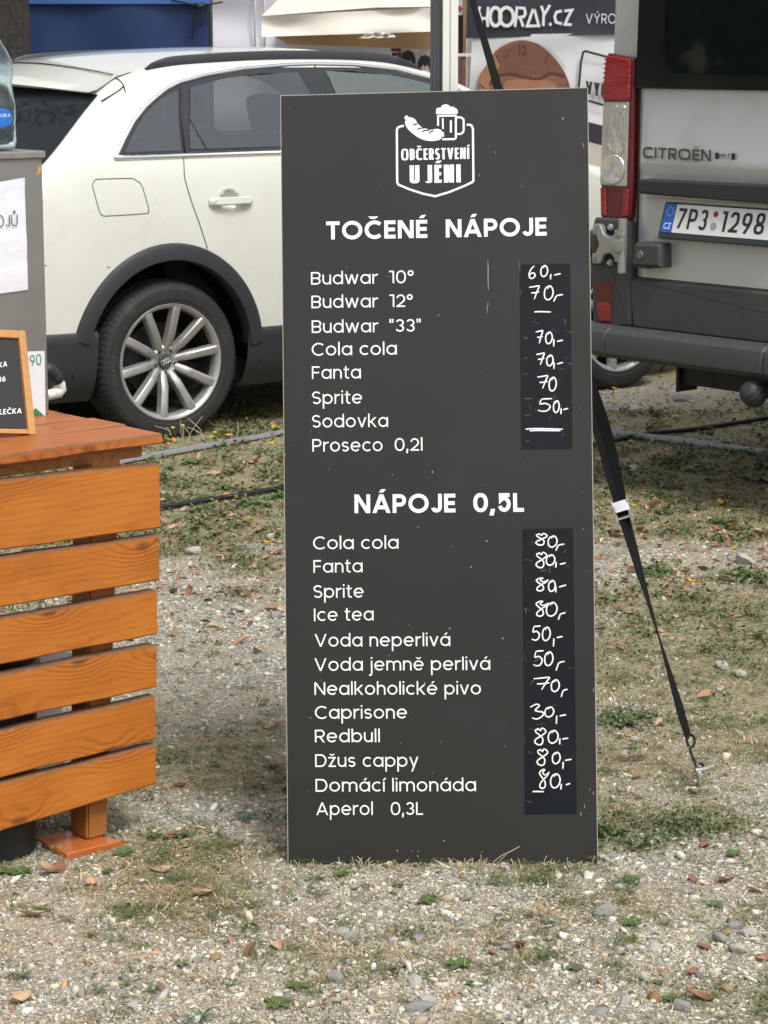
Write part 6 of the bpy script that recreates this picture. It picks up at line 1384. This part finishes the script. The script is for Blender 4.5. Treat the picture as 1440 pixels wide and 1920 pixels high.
LM = {k: [leaf_mesh('fallen_leaf', LEAF[k][0], sh_, cu_, i) for i, (sh_, cu_) in enumerate([(.55, .16), (.5, .45), (.62, .08), (.4, .5)])] for k in LEAF}
def leaf(kd, px, py, s, z=.006):
    g_ = G(px, py); o = bpy.data.objects.new('fallen_leaf', rnd.choice(LM[kd])); C.objects.link(o)
    o.location = (g_[0], g_[1], float(gz(g_[0], g_[1])) + z); o.scale = (s, s, s * .8); o.rotation_euler = (rnd.gauss(0, .28), rnd.gauss(0, .28), rnd.uniform(0, 6.3)); tag(o, LEAF[kd][1], 'leaf', LEAF[kd][2])
for px, py, s in [(517, 805, .05), (427, 824, .05), (322, 830, .05), (466, 984, .055), (1158, 846, .05), (1232, 778, .045), (1246, 797, .045), (1310, 803, .04), (1257, 946, .05), (1385, 962, .05), (1352, 945, .04), (1235, 963, .04), (1150, 730, .04), (1197, 765, .04), (1420, 1200, .05), (1103, 905, .05), (1292, 775, .035), (1370, 772, .04), (445, 842, .03), (1410, 1158, .045)]: leaf('yellow', px, py, s, .010)
for px, py, s in [(303, 1630, .055), (383, 1682, .062), (172, 1660, .05), (96, 1640, .07), (40, 1880, .06), (510, 1370, .05), (340, 1480, .045), (268, 1800, .03), (1110, 1590, .03), (480, 1060, .05), (360, 1108, .05), (322, 990, .05), (1095, 1390, .045), (1235, 1360, .045), (700, 1880, .02), (60, 1720, .05), (1180, 1150, .06), (1300, 1120, .05), (400, 890, .07), (350, 905, .07), (470, 870, .08)]: leaf('tan', px, py, s)
for px, py, s in [(326, 1572, .05), (1320, 1590, .04), (1300, 1652, .035), (1362, 1655, .04), (1320, 1780, .035), (1310, 1878, .055), (975, 1780, .045), (925, 1790, .025), (735, 1820, .03), (108, 1632, .055), (1345, 1000, .05), (1320, 1072, .05), (500, 1010, .06), (520, 1035, .06), (355, 1110, .05), (440, 1105, .05), (480, 870, .08), (410, 1000, .05), (1125, 1185, .04), (1300, 1490, .04), (1210, 1010, .05), (1370, 1020, .06), (1430, 1575, .03), (1298, 1828, .03), (1432, 1800, .03)]: leaf('rust', px, py, s)
for i in range(85):
    py = rnd.uniform(700, 1120); px = rnd.choice([rnd.uniform(300, 530), rnd.uniform(1110, 1440), rnd.uniform(1110, 1440)])
    leaf(rnd.choice(['yellow', 'tan', 'tan', 'tan', 'rust', 'rust']), px, py, rnd.uniform(.022, .05), .008)
# broad-leaved weeds
wmat = [pm('weed_leaf', (.085, .135, .04), .5, var=.3, scale=40), pm('grey_green_leaf', (.10, .14, .065), .55, var=.3, scale=40)]
def weed_mesh(seed, n, up, ln, wd, mat):
    r_ = random.Random(seed); mb = MB()
    for i in range(n):
        a = 2 * pi * i / n + r_.uniform(-.4, .4); e = r_.uniform(up * .5, up * 1.3); l = ln * r_.uniform(.6, 1.15); w_ = wd * r_.uniform(.7, 1.2); vs = []; m = 7
        for k in range(m + 1):
            t = k / m; h = l * t; z = l * (sin(e) * t - .55 * sin(e) * t * t * 1.2) + .004; ww = w_ * (math.sin(pi * min(1, t * .92 + .06)) ** .8) * (1 + .06 * (-1) ** k) * .62
            for j, zz in ((-1, .22), (0, 0), (1, .22)): vs.append((h * cos(a) - j * ww * sin(a), h * sin(a) + j * ww * cos(a), z + zz * ww))
        mb.add(vs, [(k * 3 + q, k * 3 + 3 + q, k * 3 + 4 + q, k * 3 + 1 + q) for k in range(m) for q in (0, 1)])
    me = bpy.data.meshes.new('weed'); me.from_pydata(mb.v, [], mb.f); me.materials.append(mat); me.polygons.foreach_set('use_smooth', [True] * len(me.polygons)); return me
WM = [weed_mesh(1, 6, .35, .05, .026, wmat[0]), weed_mesh(2, 9, .7, .045, .012, wmat[0]), weed_mesh(3, 5, .25, .042, .028, wmat[1]), weed_mesh(4, 20, .9, .042, .0035, wmat[1]), weed_mesh(5, 8, .5, .036, .016, wmat[0])]
def weed(i, px, py, s=1.0):
    g_ = G(px, py); o = bpy.data.objects.new('weed', WM[i]); C.objects.link(o); o.location = (g_[0], g_[1], float(gz(g_[0], g_[1])) + .001); s *= .58; o.scale = (s, s, s); o.rotation_euler = (0, 0, rnd.uniform(0, 6.3))
    tag(o, ['low weed with broad green leaves growing out of the gravel', 'small leafy green weed sprouting from the gravel', 'flat grey green weed lying on the gravel', 'spiky grey green tuft of weed in the gravel', 'small toothed green weed growing in the gravel'][i], 'weed', ['broad leaved weeds', 'leafy weeds', 'grey green weeds', 'spiky weeds', 'toothed weeds'][i])
for a in [(4, 802, 1692, 1.3), (0, 860, 1812, 1.1), (0, 560, 1850, .9), (1, 1180, 1738, 1.2), (3, 1025, 1735, 1.3), (2, 1075, 1818, 1.0), (0, 890, 1848, .6), (1, 1185, 1655, 1.1), (4, 1375, 1605, 1.1), (2, 1340, 1700, .9), (1, 288, 1572, 1.2), (0, 233, 1602, 1.0), (4, 305, 1600, 1.0), (0, 40, 1640, 1.0), (0, 5, 1640, 1.1), (1, 200, 1635, .8),
          (3, 125, 1728, 1.0), (3, 210, 1745, .8), (1, 80, 1708, .9), (3, 40, 1835, 1.3), (3, 185, 1862, 1.1), (3, 285, 1860, 1.1), (3, 435, 1850, 1.0), (1, 340, 1810, .8), (3, 375, 1915, 1.6), (0, 520, 1885, 1.1), (4, 1120, 1565, 1.4), (4, 1160, 1560, 1.2), (1, 1255, 1880, .8), (2, 1020, 1795, .9), (4, 1235, 1845, .8), (1, 1230, 1085, 1.6), (0, 1400, 1085, 1.9), (0, 1170, 1360, 1.6), (1, 1205, 1345, 1.4),
          (4, 430, 930, 1.8), (0, 470, 945, 1.8), (1, 395, 950, 1.6), (4, 505, 935, 1.6), (0, 360, 870, 1.8), (1, 320, 880, 1.6), (4, 495, 895, 1.6), (0, 1425, 900, 2.0), (1, 1330, 900, 1.8), (4, 1290, 880, 1.8), (0, 1240, 930, 1.6), (1, 1170, 920, 1.6), (4, 1150, 1000, 1.6), (0, 1350, 985, 1.7), (1, 640, 1642, 1.0), (3, 590, 1652, 1.3), (3, 600, 1680, 1.3), (3, 930, 1660, 1.0), (2, 340, 1570, 1.2), (3, 460, 1540, 1.6), (3, 480, 1480, 1.4), (3, 330, 1650, 1.0)]: weed(*a)
# larger stones
smt = [pm('grey_stone', (.37, .365, .34), .85, var=.3, scale=40, bump=.6, bscale=90), pm('pale_stone', (.52, .51, .46), .85, var=.25, scale=40, bump=.6, bscale=90), pm('ochre_stone', (.42, .30, .16), .85, var=.3, scale=40, bump=.6, bscale=90)]
def rock_mesh(seed, mat):
    bm = bmesh.new(); bmesh.ops.create_icosphere(bm, subdivisions=2, radius=1); r_ = random.Random(seed); pl = [(Vector((r_.gauss(0, 1), r_.gauss(0, 1), r_.gauss(0, 1))).normalized(), r_.uniform(.55, .85)) for _ in range(9)]
    for v in bm.verts:
        for n_, d_ in pl:
            q = v.co.dot(n_)
            if q > d_: v.co -= n_ * (q - d_)
        v.co += Vector((r_.gauss(0, .02), r_.gauss(0, .02), r_.gauss(0, .02)))
    me = bpy.data.meshes.new('stone'); bm.to_mesh(me); bm.free(); me.materials.append(mat); return me
RM = [[rock_mesh(10 * i + j, smt[i]) for j in range(3)] for i in range(3)]
SL = ['larger dark grey stone lying in the gravel', 'larger pale grey stone lying in the gravel', 'ochre coloured stone lying in the gravel']
for kd, px, py, s in [(0, 786, 1762, .016), (0, 628, 1836, .024), (1, 778, 1842, .018), (1, 803, 1882, .022), (0, 785, 1895, .026), (0, 658, 1758, .018), (1, 640, 1752, .02), (0, 1132, 1716, .026), (1, 1163, 1668, .016), (1, 1227, 1782, .02), (0, 1378, 1740, .02), (1, 1405, 1752, .022), (2, 1363, 1750, .014), (1, 1385, 1785, .026), (0, 1278, 1895, .024), (1, 1172, 1884, .018), (0, 1125, 1904, .016), (2, 1368, 1862, .018), (1, 945, 1629, .014), (1, 1133, 1612, .016), (2, 402, 1797, .018), (1, 372, 1800, .018), (1, 250, 1888, .016), (0, 1350, 1765, .02),
                    (1, 363, 1034, .035), (1, 505, 1010, .03), (0, 515, 1156, .03), (1, 445, 1145, .03), (2, 508, 1140, .03), (1, 1355, 1255, .03), (1, 1385, 1270, .03), (1, 1395, 1058, .05), (1, 1190, 880, .035), (0, 1280, 750, .05), (1, 1190, 770, .04), (1, 1190, 1390, .02), (0, 950, 1780, .014)]:
    g_ = G(px, py); o = bpy.data.objects.new('stone', rnd.choice(RM[kd])); C.objects.link(o); o.location = (g_[0], g_[1], float(gz(g_[0], g_[1])) + s * .25); s *= .85; o.scale = (s * rnd.uniform(.9, 1.4), s, s * rnd.uniform(.5, .75)); o.rotation_euler = (rnd.gauss(0, .2), rnd.gauss(0, .2), rnd.uniform(0, 6.3)); tag(o, SL[kd], 'stone', ['dark stones', 'pale stones', 'ochre stones'][kd])
# cigarette end, yellow flowers, dry stalks at the foot of the board
mb = MB(); g0, g1 = G(1152, 1375, .004), G(1170, 1378, .004); g2 = G(1184, 1380, .004); c0 = Vector(G(1168, 1378, 0)); mb.tube([Vector(g0) - c0, Vector(g1) - c0], .0038, 10); cg = mb.build('cigarette_end', M['vinyl'], None, True); cg.location = c0; tag(cg, 'white and orange cigarette end lying on the gravel', 'cigarette')
mb = MB(); mb.tube([Vector(g1) - c0, Vector(g2) - c0], .0039, 10); mb.build('filter', pm('filter_tip', (.5, .25, .07), .7), cg, True)
ym_ = pm('yellow_petal', (.62, .50, .02), .6); gst = pm('flower_stalk', (.16, .17, .07), .7); dst = pm('dry_stalk', (.50, .44, .28), .7)
for px, py, tx, ty in [(330, 832, 324, 802), (340, 834, 342, 798), (404, 832, 403, 811), (398, 836, 396, 819), (487, 895, 484, 893)]:
    b0 = G(px, py); tb_ = at(tx, ty, b0[1]); f_ = empty('yellow_flower', frame(b0), 'small yellow flower on a thin stalk in front of the car tyre' if py < 850 else 'tiny yellow flower low in the grass beside the menu board', 'flower', 'yellow flowers' if py < 850 else None)
    t_ = Vector(tb_) - Vector(b0); mb = MB(); mb.tube(catmull([(0, 0, 0), tuple(t_ * .5 + Vector((.006, 0, 0))), tuple(t_)], 4), .0014, 5); mb.build('stalk', gst, f_, True)
    mb = MB(); mb.lathe([(0, .004), (.006, .005), (.011, .002), (.004, -.004), (0, -.005)], 12, Matrix.Translation(t_)); mb.build('petals', ym_, f_, True)
mb = MB()
for q in [[(930, 1640), (922, 1622), (938, 1606), (958, 1596), (974, 1587)], [(930, 1640), (934, 1618), (950, 1602)], [(668, 1630), (664, 1620), (660, 1607)], [(862, 1640), (868, 1622), (872, 1610)], [(900, 1628), (902, 1614), (901, 1603)], [(733, 1628), (732, 1615)], [(805, 1626), (810, 1616)], [(744, 1630), (744, 1618)], [(760, 1635), (772, 1622), (782, 1618)]]:
    yb = G(q[0][0], q[0][1])[1]; mb.tube(catmull([at(a, b, yb - .006 * i) for i, (a, b) in enumerate(q)], 4), .0011, 5)
for px, py in [(318, 826), (322, 830), (336, 838), (345, 830), (375, 830), (355, 832), (428, 838), (436, 836), (380, 834), (345, 838)]:
    b0 = G(px, py); mb.tube(catmull([b0, b0 + np.array([rnd.uniform(-.03, .03), 0, .05]), b0 + np.array([rnd.uniform(-.08, .08), .01, rnd.uniform(.07, .13)])], 4), .0013, 5)
for i in range(46):
    px = rnd.uniform(545, 1118); b0 = G(px, rnd.uniform(1624, 1634)); h_ = rnd.uniform(.008, .026); dx = rnd.uniform(-.018, .018)
    mb.tube(catmull([b0 + np.array([0, 0, -.003]), b0 + np.array([dx * .3, .001, h_ * .6]), b0 + np.array([dx, .003, h_])], 4), .0008, 5)
kind(mb.build('dry_stalks', dst), 'stuff')
